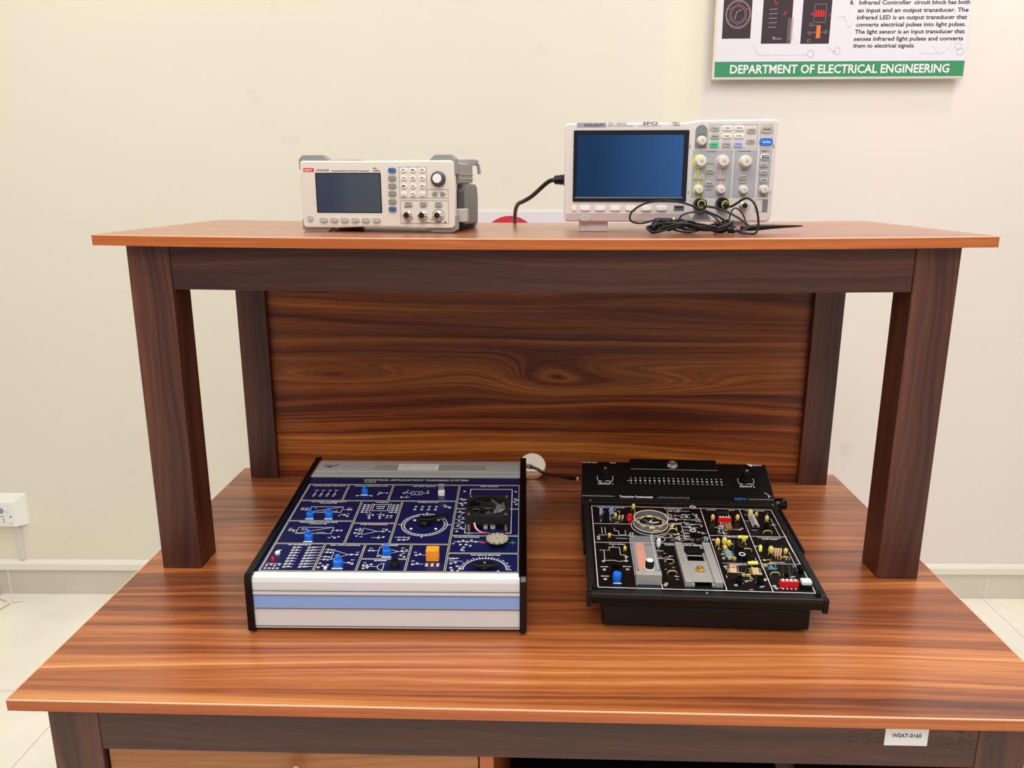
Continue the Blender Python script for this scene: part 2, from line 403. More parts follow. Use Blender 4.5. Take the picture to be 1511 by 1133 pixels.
struct(t_.build('trim_1', mat('cream_trim', (232, 226, 212), .4), bev=.001))
c_ = MB(WALL); c_.box(-1.7, -1.683, -.01, 0, .121, .2485)
struct(c_.build('trim_2', mat('trunking_pale', (218, 208, 204), .5), bev=.001))

# ------------------------------------------------------------------ the workbench
XL, XR, SAG = -.6055, .6145, .0047
XC = (XL + XR) / 2; HW = (XR - XL) / 2
ZT, ZS = .75, 1.261
def sag(x): return -SAG * max(0, 1 - ((x - XC) / HW) ** 2)
def shelf_z(x): return ZS + sag(x)
bench = thing('workbench', 'two-tier rosewood laminate workbench with dark stained legs and a raised shelf', 'workbench', (0, 0, 0))
def slab(name, x0, x1, y0, y1, z0, z1, m, sagging=False, n=24, bev=.0008, parent=bench):
    mb = MB()
    if not sagging: mb.box(x0, x1, y0, y1, z0, z1)
    else:
        vs = []; fs = []
        for i in range(n + 1):
            x = x0 + (x1 - x0) * i / n; s_ = sag(x)
            vs += [(x, y0, z0 + s_), (x, y1, z0 + s_), (x, y1, z1 + s_), (x, y0, z1 + s_)]
        for i in range(n):
            for k in range(4): a = i * 4; fs.append((a + k, a + (k + 1) % 4, a + 4 + (k + 1) % 4, a + 4 + k))
        fs += [(3, 2, 1, 0), (n * 4, n * 4 + 1, n * 4 + 2, n * 4 + 3)]
        mb.add(vs, fs)
    return mb.build(name, m, parent, bev=bev)
top = slab('table_top', XL, XR, 0, .7743, ZT - .0145, ZT, M['lam'])
slab('edge_band', XL, XR, -.0008, 0, ZT - .0143, ZT - .0014, M['lam_edge'], parent=top, bev=0)
def edge_line(x0, x1, y0, y1, z, sagging, parent):
    mb = MB(); n = 24; t = .0007
    P = [(x0 + (x1 - x0) * i / n, y0) for i in range(n + 1)]
    for (a, b) in zip(P, P[1:]):
        za = z + (sag(a[0]) if sagging else 0); zb = z + (sag(b[0]) if sagging else 0)
        mb.add([(a[0], y0 - .0008, za - .0014), (b[0], y0 - .0008, zb - .0014), (b[0], y0 - .0008, zb - .0002), (a[0], y0 - .0008, za - .0002), (b[0], y0 + .0006, zb + .0001), (a[0], y0 + .0006, za + .0001)],
               [(0, 1, 2, 3), (3, 2, 4, 5)])
    for x in (x0, x1):
        d = -.0006 if x == x0 else .0006
        zz = z + (sag(x) if sagging else 0)
        mb.box(min(x, x + d) - .0004, max(x, x + d) + .0004, y0, y1, zz - .0016, zz + .0001)
    mb.build('edge_line', M['edge_line'], parent)
edge_line(XL, XR, 0, .7743, ZT, False, top)
shelf = slab('shelf', XL, XR, .3023, .7595, ZS - .0148, ZS, M['lam_shelf'], True)
slab('edge_band', XL, XR, .3015, .3023, ZS - .0146, ZS - .0014, M['lam_edge'], True, parent=shelf, bev=0)
edge_line(XL, XR, .3023, .7595, ZS, True, shelf)
ztop = ZS - .0148
LXL, LXR = -.5725, .5808
for x0, x1, y0, y1 in ((LXL, LXL + .0605, .3262, .385), (LXR - .0605, LXR, .3262, .385), (LXL, LXL + .0563, .7158, .7595), (LXR - .0563, LXR, .7158, .7595)):
    mb = MB(); mb.box(0, x1 - x0, 0, y1 - y0, 0, ztop - ZT)
    mb.build('post', M['dark_z'], bench, loc=(x0, y0, ZT), bev=.0015)
slab('apron_rail', LXL + .0605, LXR - .0605, .328, .352, 1.1842, ztop, M['dark_x'], True, bev=.001)
for x0 in (LXL + .004, LXR - .028): slab('side_rail', x0, x0 + .024, .385, .7158, 1.1842, ztop, M['dark_x'], bev=.001)
# back panel with the round cable hole
def holed_panel():
    mb = MB(); x0, x1, z0, z1, y0, y1 = LXL + .0563, LXR - .0563, ZT + .0004, ztop - .0055, .729, .741
    hx, hz, r = -.0025, .7783, .0265; n = 40
    ring = [(hx + r * math.cos(2 * PI * k / n), hz + r * math.sin(2 * PI * k / n)) for k in range(n)]
    def edge(a):
        c, s_ = math.cos(a), math.sin(a); ts = []
        if c > 1e-9: ts.append((x1 - hx) / c)
        if c < -1e-9: ts.append((x0 - hx) / c)
        if s_ > 1e-9: ts.append((z1 - hz) / s_)
        if s_ < -1e-9: ts.append((z0 - hz) / s_)
        t = min(ts); return hx + c * t, hz + s_ * t
    angs = [2 * PI * k / n for k in range(n)]
    corner = [math.atan2(z - hz, x - hx) % (2 * PI) for x, z in ((x1, z1), (x0, z1), (x0, z0), (x1, z0))]
    allang = sorted(set([round(a, 9) for a in angs + corner]))
    vs = []; fs = []; K = len(allang)
    for y in (y0, y1):
        for a in allang: vs.append((hx + r * math.cos(a), y, hz + r * math.sin(a)))
        for a in allang: q = edge(a); vs.append((q[0], y, q[1]))
    for k in range(K):
        k2 = (k + 1) % K
        fs.append((k, k2, K + k2, K + k)); fs.append((2 * K + k, 3 * K + k, 3 * K + k2, 2 * K + k2))
        fs.append((k, 2 * K + k, 2 * K + k2, k2)); fs.append((K + k, K + k2, 3 * K + k2, 3 * K + k))
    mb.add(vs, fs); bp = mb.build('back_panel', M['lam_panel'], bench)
    g = MB(); g.ring(.0272, .0262, .0014, (hx, .7292, hz), seg=40, axis='y'); g.build('cable_hole_rim', M['edge_line'], bp)
holed_panel()
# lower carcass
def leg(x0, x1, y0, y1): 
    mb = MB(); mb.box(0, x1 - x0, 0, y1 - y0, 0, .7355); mb.build('leg', M['dark_z'], bench, loc=(x0, y0, 0), bev=.0015)
for x0, x1 in ((-.581, -.52), (.522, .58)):
    leg(x0, x1, .03, .09); leg(x0, x1, .69, .75)
slab('front_rail', -.52, .522, .031, .06, .661, .7355, M['dark_x'], bev=.0008)
dr = slab('drawer_front', -.516, -.0625, .036, .054, .45, .6603, M['drawer'], bev=.001)
k = MB(); k.lathe([(.004, 0), (.004, .010), (.011, .014), (.012, .02), (.008, .024), (.0005, .0255)], (-.286, .036, .634), 'y'); k.build('drawer_knob', M['btn_white'], dr)
slab('divider', -.0608, -.0438, .034, .70, .12, .6603, M['lam_edge'], bev=.001)
slab('bottom_shelf', -.52, .522, .06, .70, .105, .12, M['interior'])
slab('carcass_back', -.52, .522, .70, .71, .105, .73, M['interior'])
slab('carcass_side', -.575, -.565, .09, .69, .105, .73, M['interior']); slab('carcass_side', .565, .575, .09, .69, .105, .73, M['interior'])
slab('inner_rail', -.0438, .522, .0605, .075, .655, .70, M['interior'])
tg = MB(); tg.box(.4145, .464, .0302, .031, .690, .7354); tg = tg.build('asset_tag', M['paper'], bench)
tx = MB(); tx.text('WSAT-0160', .4393, .7012, .0052, .034, plane='xz', T=Matrix.Translation((0, .0301, 0))); tx.build('tag_lettering', M['ink'], tg)
st = MB(); random.seed(3)
for k in range(80):
    x = random.choice((random.uniform(.372, .412), random.uniform(.466, .516))); z = random.uniform(.695, .709) if random.random() < .4 else .693 + random.gauss(0, .002)
    s_ = random.uniform(.0005, .0018); st.box(x, x + s_ * 2.2, .0306, .031, z, z + s_ * .6)
for p in ((.536, .723), (.5365, .70), (-.548, .716), (-.546, .705), (-.541, .698)):
    st.lathe([(.0001, 0), (.0022, .0006)], (p[0], .0299 + .0006, p[1]), 'y', 8)
st.build('old_tape_residue', M['stain'], bench)

# ------------------------------------------------------------------ control application trainer (left)
TL = thing('control_trainer', 'sloped blue control application training system in an aluminium case with black ends', 'trainer kit', (-.3747, .146, .75), R(.95))
W, D = .3687, .385; PT = math.atan(.028 / .382)
PL = Matrix.Translation((0, 0, .083)) @ Matrix.Rotation(PT, 4, 'X')   # metres in the sloping panel plane
def pz(y): return .083 + math.tan(PT) * y
for x0, x1, xi in ((0, .0098, .0098), (W - .0093, W, W - .0093)):
    mb = MB()
    prof = [(.001, .003), (0, .006), (0, .078), (.004, .0845), (D - .002, pz(D) + .002), (D, pz(D)), (D, .004), (D - .002, .003)]
    mb.prism(prof, x0, x1, 'x'); ep = mb.build('end_panel', M['black_gloss'], TL, bev=.0015)
    g = MB(); a, b = (x1 - .0006, x1 + .0012) if x0 == 0 else (x0 - .0012, x0 + .0006)
    g.prism([(.004, .0862), (D - .006, pz(D) + .0034), (D - .006, pz(D) + .0010), (.004, .083)], a, b, 'x'); g.build('end_trim', M['black'], ep)
for x in (.03, W - .03):
    for y in (.03, D - .03):
        mb = MB(); mb.lathe([(.008, 0), (.009, .001), (.008, .0045)], (x, y, 0)); mb.build('rubber_foot', M['rubber'], TL)
mb = MB()
prof = [(.004, .007), (.004, .0355), (.0032, .036), (.0032, .0367), (.0045, .037), (.0045, .055), (.0030, .0553), (.0030, .062), (.0036, .0625), (.0036, .0635), (.003, .064), (.003, .074), (.0045, .0795), (.008, .0828), (.0125, .0838), (.0125, .080), (D - .01, pz(D) - .008), (D - .004, .007)]
mb.prism(prof, .0098, W - .0093, 'x'); mb.build('case_body', M['alu'], TL)
mb = MB(); mb.box(.0098, W - .0093, .0038, .0052, .0372, .0548); mb.build('blue_stripe', M['bluestripe'], TL)
mb = MB(); mb.box(.0098, W - .0093, .003, .004, .0095, .0105).box(.0098, W - .0093, .0026, .004, .0355, .0368).box(.0098, W - .0093, .0026, .004, .0552, .0560).box(.0098, W - .0093, .0024, .004, .0612, .0622); mb.build('case_grooves', M['alu_dark'], TL)
mb = MB(PL); mb.box(.0098, W - .0093, .0125, .306, -.003, 0); panel = mb.build('control_panel', M['navy'], TL)
mb = MB(PL); mb.prism([(.305, -.002), (.305, .0015), (.308, .0022), (.313, .0015), (.325, .001), (.327, .0018), (.330, .001), (.36, .0012), (.372, 0), (D - .004, -.006), (D - .004, -.01), (.305, -.01)], .0098, W - .0093, 'x'); rs = mb.build('rear_strip', M['alu_rear'], TL)
mb = MB(PL); mb.box(.11, .30, .331, .352, .0010, .0014); mb.build('faded_tape', M['tape'], rs)
mb = MB(PL); mb.box(.151, .219, .332, .3555, .0014, .0018); ls = mb.build('label_sticker', M['paper'], rs)
g = MB(PL @ Matrix.Translation((0, 0, .0018))); g.rect(.154, .216, .334, .354, .0004); g.line([(.154, .3435), (.216, .3435)]); g.line([(.178, .334), (.178, .354)])
for y in (.338, .348):
    for x0, x1 in ((.157, .175), (.181, .213)): g.line([(x0, y), (x1, y)], .0018)
g.build('label_print', M['ink_soft'], ls)
g = MB(PL @ Matrix.Translation((0, 0, .0018)))
g.line([(.024, .346), (.031, .343), (.038, .347), (.046, .350)], .0022); g.line([(.031, .343), (.036, .339)], .0016); g.line([(.034, .346), (.029, .352), (.023, .353)], .0009)
g.build('bird_mark', M['ink'], rs)
g = MB(PL @ Matrix.Translation((0, 0, .0012))); g.text('SCIENTIFIC SYSTEM', .078, .342, .006, .05); g.build('faint_lettering', M['alu_rear'], rs)

# printed cell borders
c = MB(PL)
def cell(x0, x1, y0, y1): c.rect(x0 / 1000 + .0011, x1 / 1000 - .0011, y0 / 1000 + .0011, y1 / 1000 - .0011, .0007)
CELLS = [(16, 81, 219, 277), (81, 153, 219, 277), (153, 260.5, 219, 277), (260.5, 358, 194, 277), (260.5, 358, 111, 194), (260.5, 358, 62.5, 111), (260.5, 358, 14, 62.5),
         (16, 113, 152.5, 219), (113, 176, 146.5, 219), (16, 113, 86, 152.5), (113, 176, 86, 146.5), (176, 260.5, 86, 219), (16, 87, 14, 86), (87, 143.5, 14, 86), (143.5, 208, 46, 86), (143.5, 208, 14, 46), (208, 260.5, 14, 86)]
for q in CELLS: cell(*q)
c.rect(.0155, .3585, .0135, .2775, .0007)
c.text('CONTROL APPLICATION TRAINING SYSTEM', .187, .2915, .0058, .172); c.text('IT-8018', .113, .2845, .0038, .018)
c.build('gold_borders', M['silver_print'], panel)
# white schematic print
g = MB(PL)
def mm(*a): return [(x / 1000, y / 1000) for x, y in a]
def T(s, x, y, wd, h=2.9): g.text(s, x / 1000, y / 1000, h / 1000, wd / 1000)
def jack(x, y, r=1.7): g.arc(x / 1000, y / 1000, r / 1000, w=.0007, n=10); g.arc(x / 1000, y / 1000, .45 / 1000, w=.0006, n=6)
def ln(*a, w=.0005): g.line(mm(*a), w)
def bx(x0, x1, y0, y1, w=.0006): g.rect(x0 / 1000, x1 / 1000, y0 / 1000, y1 / 1000, w)
def tri(x, y, r=1.8): ln((x - r, y - r), (x + r, y - r), (x, y + r), (x - r, y - r), w=.0009)
def wave(x, y, s_=1):   # small label squiggle
    g.text(random.choice(['I/P', 'O/P', 'GND', '+5V', 'IN', 'VR', 'R1', 'A1', 'CLK']), x / 1000, y / 1000, .0021, .0044)
random.seed(11)
T('POWER SUPPLY SECTION', 49, 270, 52, 2.6); T('ANALOG DEVICE SECTION', 117, 270, 54, 2.6); T('LED BAR DISPLAY', 204, 270, 38, 2.6); T('LIGHT CONTROL', 309, 270.5, 30, 2.6)
for i in range(4):
    x = 33 + i * 10.5; g.text(['+5V', '+12V', '-12V', 'GND'][i], x / 1000, .254, .0026, .0065); ln((x, 252), (x - .6, 244)); jack(x, 241); jack(x - 1, 235, 1.3)
jack(101, 236, 1.2); jack(124, 236, 1.2); ln((101, 238), (124, 238)); ln((134, 244), (134, 252)); ln((134, 247), (139, 247), (146, 247)); tri(137.5, 247, 1.6); jack(147, 247, 1.4); jack(134, 241, 1.2)
bx(186, 203, 241, 252); jack(191, 246.5, 1); jack(198, 246.5, 1); ln((176, 247), (186, 247)); ln((203, 247), (211, 247)); jack(174, 247); jack(178, 251, 1.1); jack(212, 247, 1.3); jack(212, 251, .9); jack(172, 232, 1.8); ln((172, 232), (185, 232)); ln((180, 228), (180, 238)); wave(180, 255); wave(212, 254)
T('VOLTAGE TO FREQUENCY', 62, 213.5, 56, 2.7); T('CONVERTER', 62, 209, 27, 2.7)
bx(39, 88, 180, 198); ln((39, 180), (86, 198)); ln((60, 184), (80, 184)); g.text('F', .047, .192, .003); g.text('V', .081, .183, .003)
for x in (27, 33): jack(x, 189); 
ln((24, 189), (39, 189)); ln((88, 189), (101, 189)); jack(97, 189); jack(102, 189, 1.5); wave(27, 193); wave(98, 193); jack(95, 172); ln((88, 175), (95, 172)); jack(100, 168); wave(88, 168); wave(100, 174); ln((33, 184), (33, 196))
T('H-BRIDGE', 145, 212, 20, 2.6)
for i in range(5):
    y = 205 - i * 6; jack(119.5, y, 1.6); jack(126, y, 1.3); ln((119.5, y), (130, y)); jack(171, y, 1.6); jack(164.5, y, 1.3); ln((160, y), (171, y))
bx(134, 157, 186, 206, .0007); ln((131, 182), (131, 209), (134, 206)); ln((160, 182), (160, 209), (157, 206)); g.text('STEPPER', .1455, .198, .0024, .014); g.text('DRIVER', .1455, .192, .0024, .012)
for x in (133, 149): ln((x, 180), (x, 172)); jack(x, 168); jack(x + 1, 162, 1.5); ln((x - 5, 174), (x + 6, 174)); jack(x + 5, 171, 1.1)
for x in (160, 166): jack(x, 170, 1.5); wave(x, 163)
T('FREQUENCY TO VOLTAGE', 62, 147, 56, 2.7); T('CONVERTER', 62, 142.5, 27, 2.7)
bx(37, 88, 115, 133); ln((37, 115), (86, 133)); ln((67, 118), (78, 118)); ln((42, 125), (43, 129), (45, 129), (45, 125), (47, 125), (48, 129), (50, 129), (50, 125), (53, 125)); ln((24, 124), (37, 124)); jack(26, 124); jack(31, 124); ln((88, 124), (101, 124)); jack(95, 124); jack(101, 124, 1.5); jack(96, 103); ln((90, 108), (96, 103)); wave(88, 102); wave(26, 128); jack(101, 106, 1.3); wave(33, 118)
T('PWM CONTROLLER', 145, 141, 40, 2.6)
ln((132, 112), (132, 132), (153, 122), (132, 112)); ln((120, 127), (132, 127)); ln((120, 117), (132, 117)); jack(122, 127); jack(127, 130, 1.2); jack(122, 117); jack(128, 114, 1.2); ln((153, 122), (166, 122)); jack(161, 122); jack(166, 127, 1.7); jack(171, 122, 1.2); wave(161, 128); jack(158, 104); ln((148, 104), (165, 104)); jack(165, 106, 1.4); ln((158, 100), (158, 110)); wave(128, 122); jack(126, 108, 1.2); wave(133, 105)
T('STEPPER MOTOR', 216, 213, 32, 2.6)
for i in range(4): jack(199 + i * 10.5, 200, 1.8); tri(198.6 + i * 10.5, 191.5, 2)
jack(245, 200, 1.4); jack(251, 197, 2); ln((240, 203), (252, 201)); wave(243, 205)
g.arc(.219, .143, .0335, w=.0009, n=48); g.arc(.219, .143, .0292, w=.0009, n=48)
for k in range(36): a = 2 * PI * k / 36; g.line([(.219 + .0292 * math.cos(a), .143 + .0292 * math.sin(a)), (.219 + .0335 * math.cos(a), .143 + .0335 * math.sin(a))], .0005)
for k in range(4): a = PI / 2 * k; g.line([(.219 + .0335 * math.cos(a), .143 + .0335 * math.sin(a)), (.219 + .038 * math.cos(a), .143 + .038 * math.sin(a))], .0011)
g.text('V MOTOR I/P', .192, .104, .0024, .022); jack(188, 98); jack(195, 98, 1.6); ln((188, 98), (201, 98)); jack(201, 101, 1.1)
T('PC INTERFACE', 52, 81, 32, 2.6)
for col_ in range(2):
    for i in range(8):
        x = 46 + col_ * 21 - .0 * i; y = 75 - i * 7.2; jack(x, y, 2); jack(x + 5.5, y + 1, 1.6); ln((x, y), (x + 11, y), w=.0006)
        if col_: ln((x + 8, y + 1.5), (x + 17, y + 1.5), w=.0006)
for i in range(4): jack(22 + i * 5.5, 28 + (i % 2) * 2, 1.5); jack(22 + i * 5.5, 21, 1.7)
g.text('SW', .0285, .066, .0026); ln((20, 33), (40, 33))
T('ON / OFF CONTROL', 116, 80.5, 42, 2.6)
ln((104, 44), (104, 68), (125, 57), (104, 44)); 
for y in (70, 63, 51, 44): jack(95, y, 1.7); jack(100, y - 1, 1.3); ln((90, y), (104, y))
ln((125, 57), (137, 57)); jack(129, 57, 1.8); jack(137, 57, 1.7); wave(137, 62); jack(92, 24, 1.9); jack(97, 28, 1.4); wave(103, 22); jack(130, 36, 1.6); jack(135, 33, 1.6); ln((122, 36), (136, 36)); jack(103, 30, 1.5); wave(134, 42); jack(92, 34, 1.4)
T('AMPLIFIER', 178, 81, 24, 2.6)
ln((165, 52), (165, 78), (192, 66), (165, 52)); jack(152, 68); jack(157, 68, 1.4); ln((150, 68), (165, 68)); jack(197, 68); jack(203, 70, 1.3); ln((190, 66), (205, 66)); jack(197, 56, 1.6); jack(202, 52, 1.4); jack(168, 55, 1.2); wave(153, 73); wave(197, 74); wave(200, 60)
T('BUZZER', 172, 40.5, 17, 2.5)
g.arc(.178, .0265, .008, 90, 270, .0007, 14); ln((178, 18), (178, 35), w=.0007); 
for p in ((151, 30), (156, 30), (161, 32), (152, 22), (157, 24)): jack(*p, 1.6)
ln((150, 27), (170, 27)); wave(152, 35)
jack(218, 57, 1.7); jack(223, 60, 1.4); ln((216, 57), (232, 57)); jack(216, 33); jack(222, 36, 1.4); ln((214, 33), (230, 34)); 
for i in range(3): jack(235 + i * 7.5, 34, 1.8); tri(235 + i * 7.5, 30.5, 1.5)
wave(216, 63); wave(216, 40)
bx(279.5, 346, 119, 262, .0009)
for p in ((270, 254), (352, 254)): jack(*p, 1.8)
for p in ((267, 228), (272, 225), (267, 212), (274, 214), (270, 206), (268, 185), (272, 180), (268, 168), (274, 165), (269, 155), (274, 151), (268, 140), (273, 136), (268, 124), (276, 131), (351, 228), (354, 224), (350, 218), (353, 210)): jack(*p, 1.7)
for y in (226, 213, 182, 160, 148, 132): ln((263, y), (279, y))
for y in (221, 172, 143): wave(270, y)
T('DC MOTOR CONTROL', 284, 105.5, 36, 2.5)
ln((266, 94), (306, 94))
for p in ((273, 94), (279, 97), (285, 94), (291, 98), (297, 94), (276, 86), (284, 86), (281, 78), (290, 83), (279, 72)): jack(*p, 1.8)
wave(266, 87); wave(281, 68)
T('R/C SERVO MOTOR', 313, 56.5, 40, 2.6)
for k in range(25):
    a = PI * k / 24; r0, r1 = .0285, (.033 if k % 2 else .035)
    g.line([(.313 + r0 * math.cos(a), .021 + r0 * math.sin(a) * .95), (.313 + r1 * math.cos(a), .021 + r1 * math.sin(a) * .95)], .0007)
g.arc(.313, .021, .0285, 0, 180, .0006, 30)
for p in ((267, 36), (273, 38), (268, 25), (276, 29), (280, 24), (270, 19)): jack(*p, 1.7)
ln((264, 42), (282, 42)); ln((264, 46), (274, 48)); g.text('PWM I/P', .270, .048, .0024, .014)
g.build('white_schematics', M['white'], panel)
g2 = MB(PL); g2.arc(.308, .092, .0022, w=.0009, n=10); g2.line(mm((303, 92), (313, 92)), .0008); g2.line(mm((308, 87), (308, 97)), .0008); g2.build('red_polarity_mark', M['wire_red'], panel)
g2 = MB(PL); g2.arc(.349, .092, .0022, w=.0009, n=10); g2.line(mm((344, 92), (354, 92)), .0008); g2.line(mm((349, 87), (349, 97)), .0008); g2.build('green_polarity_mark', M['green_p'], panel)
# trimmer knobs
def pot_mesh():
    mb = MB(); n = 24; prof = [(.0048, 0), (.0049, .006), (.0045, .0072), (.0029, .0078), (.0027, .0125), (.0018, .0135)]
    vs = []; fs = []
    for k in range(n):
        a = 2 * PI * k / n; f_ = 1.05 if k % 2 else .93
        for i, (r, h) in enumerate(prof): q = r * (f_ if i in (0, 1, 3, 4) else 1); vs.append((q * math.cos(a), q * math.sin(a), h))
    m_ = len(prof)
    for k in range(n):
        k2 = (k + 1) % n
        for i in range(m_ - 1): fs.append((k * m_ + i, k2 * m_ + i, k2 * m_ + i + 1, k * m_ + i + 1))
    fs.append(tuple(k * m_ + m_ - 1 for k in range(n))); fs.append(tuple(k * m_ for k in range(n))[::-1])
    mb.add(vs, fs)
    return mb
pk = pot_mesh().build('potentiometer_knob', M['bluepot'], TL)
skirt = MB(); skirt.box(-.0055, .0055, -.0058, -.0044, 0, .0008); skirt.build('scale_mark', M['white'], pk)
pots = [(112.3, 243.5, 1.), (45.7, 163.5, 1.1), (74, 163.8, 1.1), (61, 96.4, 1.15), (118, 27, 1.3), (178, 56.5, 1.2)]
for i, (x, y, s_) in enumerate(pots):
    X = PL @ Matrix.Translation((x / 1000, y / 1000, 0)) @ Matrix.Scale(s_, 4)
    if i == 0: pk.matrix_local = X
    else: dup(pk, TL, X)
def part(name, m, parent, T0=None, bev=0): return lambda mb: mb.build(name, m, parent, bev=bev)
# bar display, relay, buzzer, dial pointer, servo horn
mb = MB(PL); mb.box(.2295, .2395, .237, .243, 0, .008); ld = mb.build('bar_display', M['btn_white'], TL, bev=.0006)
mb = MB(PL); mb.box(.230, .239, .2375, .2425, .008, .019); mb.build('clear_display_cover', M['clear'], ld)
mb = MB(PL); mb.box(.2333, .2505, .040, .0535, 0, .0165); rel = mb.build('orange_relay', M['orange'], TL, bev=.0008)
mb = MB(PL); mb.lathe([(.0075, 0), (.0075, .001), (.006, .0012), (.006, .009), (.0055, .0098), (.002, .0098), (.0015, .008)], (.193, .027, 0)); mb.build('buzzer', M['black'], TL)
mb = MB(PL); mb.lathe([(.0085, 0), (.0085, .006), (.006, .0068), (.006, .0085)], (.219, .143, 0))
mb.prism([(.2115, .137), (.227, .137), (.246, .147), (.254, .153), (.254, .157), (.244, .156), (.227, .150), (.2115, .150)], .0085, .0118, 'z'); pt = mb.build('dial_pointer', M['black'], TL, bev=.0006)
for p in ((.203, .156), (.237, .130), (.201, .130), (.238, .157)):
    mb = MB(PL); mb.lathe([(.0021, 0), (.0021, .0006), (.001, .0011)], (p[0], p[1], 0), seg=10); mb.build('motor_screw', M['btn_white'], TL)
mb = MB(PL); mb.lathe([(.006, 0), (.006, .005)], (.313, .024, 0)); pts = [(.313 + .0195 * math.cos(t), .0235 + (.0055 if abs(math.cos(t)) < .5 else .004) * math.sin(t)) for t in [2 * PI * k / 28 for k in range(28)]]
mb.prism(pts, .005, .0085, 'z'); sh = mb.build('servo_horn', M['black'], TL, bev=.0005)
mb = MB(PL); mb.lathe([(.0021, 0), (.0021, .0009), (.001, .0014)], (.313, .0245, .0085), seg=12); mb.build('horn_screw', M['chrome'], sh)
for x in (.2775, .331):
    mb = MB(PL); mb.lathe([(.0017, 0), (.0017, .001)], (x, .0165, 0), seg=10); mb.build('gold_stud', M['gold'], TL)
# motor with slotted disc
mb = MB(PL); mb.lathe([(.008, 0), (.008, .007), (.003, .0075), (.0015, .0095)], (.3275, .087, 0)); mo = mb.build('dc_motor', M['black'], TL)
pts = []
for k in range(12):
    a = 2 * PI * k / 12
    for da, r in ((-.20, .0155), (.20, .0155), (.215, .0105), (.305, .0105)): pts.append((.3275 + r * math.cos(a + da), .087 + r * math.sin(a + da)))
mb = MB(PL); mb.prism(pts, .0085, .0100, 'z'); mb.lathe([(.0022, .010), (.0022, .0112)], (.3275, .087, 0), seg=12); mb.build('slotted_disc', M['slot'], mo)
mb = MB(PL); mb.box(.316, .339, .102, .109, 0, .010).box(.3155, .322, .094, .102, 0, .009).box(.333, .3395, .094, .102, 0, .009); mb.build('slot_sensor', M['navy'], mo, bev=.0005)
# fan on brass standoffs
fx0, fx1, fy0, fy1, fz0, fz1 = .2805, .3435, .122, .188, .012, .027
def fan():
    fcx, fcy, r = (fx0 + fx1) / 2, (fy0 + fy1) / 2, .0285; n = 32
    mb = MB(PL); vs = []; fs = []
    def edge(a):
        cx, sy = math.cos(a), math.sin(a); hx, hy = (fx1 - fx0) / 2, (fy1 - fy0) / 2
        t = min(hx / abs(cx) if abs(cx) > 1e-9 else 9, hy / abs(sy) if abs(sy) > 1e-9 else 9); return fcx + cx * t, fcy + sy * t
    ang = sorted(set([round(2 * PI * k / n, 6) for k in range(n)] + [round(math.atan2(sy, sx) % (2 * PI), 6) for sx in (-(fx1 - fx0), fx1 - fx0) for sy in (-(fy1 - fy0), fy1 - fy0)]))
    K = len(ang)
    for z in (fz0, fz1):
        for a in ang: vs.append((fcx + r * math.cos(a), fcy + r * math.sin(a), z))
        for a in ang: q = edge(a); vs.append((q[0], q[1], z))
    for k in range(K):
        k2 = (k + 1) % K
        fs += [(k, k2, K + k2, K + k), (2 * K + k, 3 * K + k, 3 * K + k2, 2 * K + k2), (k, 2 * K + k, 2 * K + k2, k2), (K + k, K + k2, 3 * K + k2, 3 * K + k)]
    mb.add(vs, fs); fn = mb.build('cooling_fan', M['fan'], TL, bev=.0005)
    mb = MB(PL); mb.lathe([(.0115, fz0), (.0115, fz1 - .001), (.0105, fz1 - .0002), (.004, fz1 - .0002), (.003, fz1 - .0008)], (fcx, fcy, 0)); hub = mb.build('fan_hub', M['fan'], fn)
    for k in range(7):
        a0 = 2 * PI * k / 7; vs = []
        for r_, tw in ((.011, 0), (.02, .12), (.0275, .25)):
            for da, z in ((-.28, fz1 - .010), (.32, fz1 - .003)): a = a0 + da + tw; vs.append((fcx + r_ * math.cos(a), fcy + r_ * math.sin(a), z))
        vs += [(x, y, z - .001) for x, y, z in vs]
        b = MB(PL); b.add(vs, [(0, 1, 3, 2), (2, 3, 5, 4), (7, 6, 8, 9), (9, 8, 10, 11), (0, 6, 7, 1), (4, 5, 11, 10), (0, 2, 8, 6), (2, 4, 10, 8), (1, 7, 9, 3), (3, 9, 11, 5)]); b.build('fan_blade', M['gen_dark'], fn)
    mb = MB(PL); mb.box(fcx - .028, fcx + .028, fcy - .001, fcy + .001, fz0, fz0 + .002).box(fcx - .001, fcx + .001, fcy - .029, fcy + .029, fz0, fz0 + .002); mb.build('fan_strut', M['fan'], fn)
    for sx in (fx0 + .005, fx1 - .005):
        for sy in (fy0 + .005, fy1 - .005):
            b = MB(PL); b.lathe([(.0025, 0), (.0025, fz0)], (sx, sy, 0), seg=6); so = b.build('standoff', M['brass'], fn)
            b = MB(PL); b.lathe([(.0021, fz1), (.0019, fz1 + .001), (.0008, fz1 + .0014)], (sx, sy, 0), seg=12); b.build('fan_screw', M['chrome'], so)
    b = MB(PL); b.box(.306, .312, .132, .140, 0, .006); b.box(.316, .323, .132, .140, 0, .006); b.build('lamp_block', M['btn_white'], fn)
    for dx, mm_ in ((0, 'wire_red'), (.0016, 'wire_white')):
        b = MB(PL); b.tube([(.2925 + dx, .122, .015), (.2945 + dx, .117, .010), (.301 + dx, .112, .006), (.312 + dx, .108, .006), (.318 + dx, .108, .008)], .0008, 6); b.build('fan_wire', M[mm_], fn)
fan()
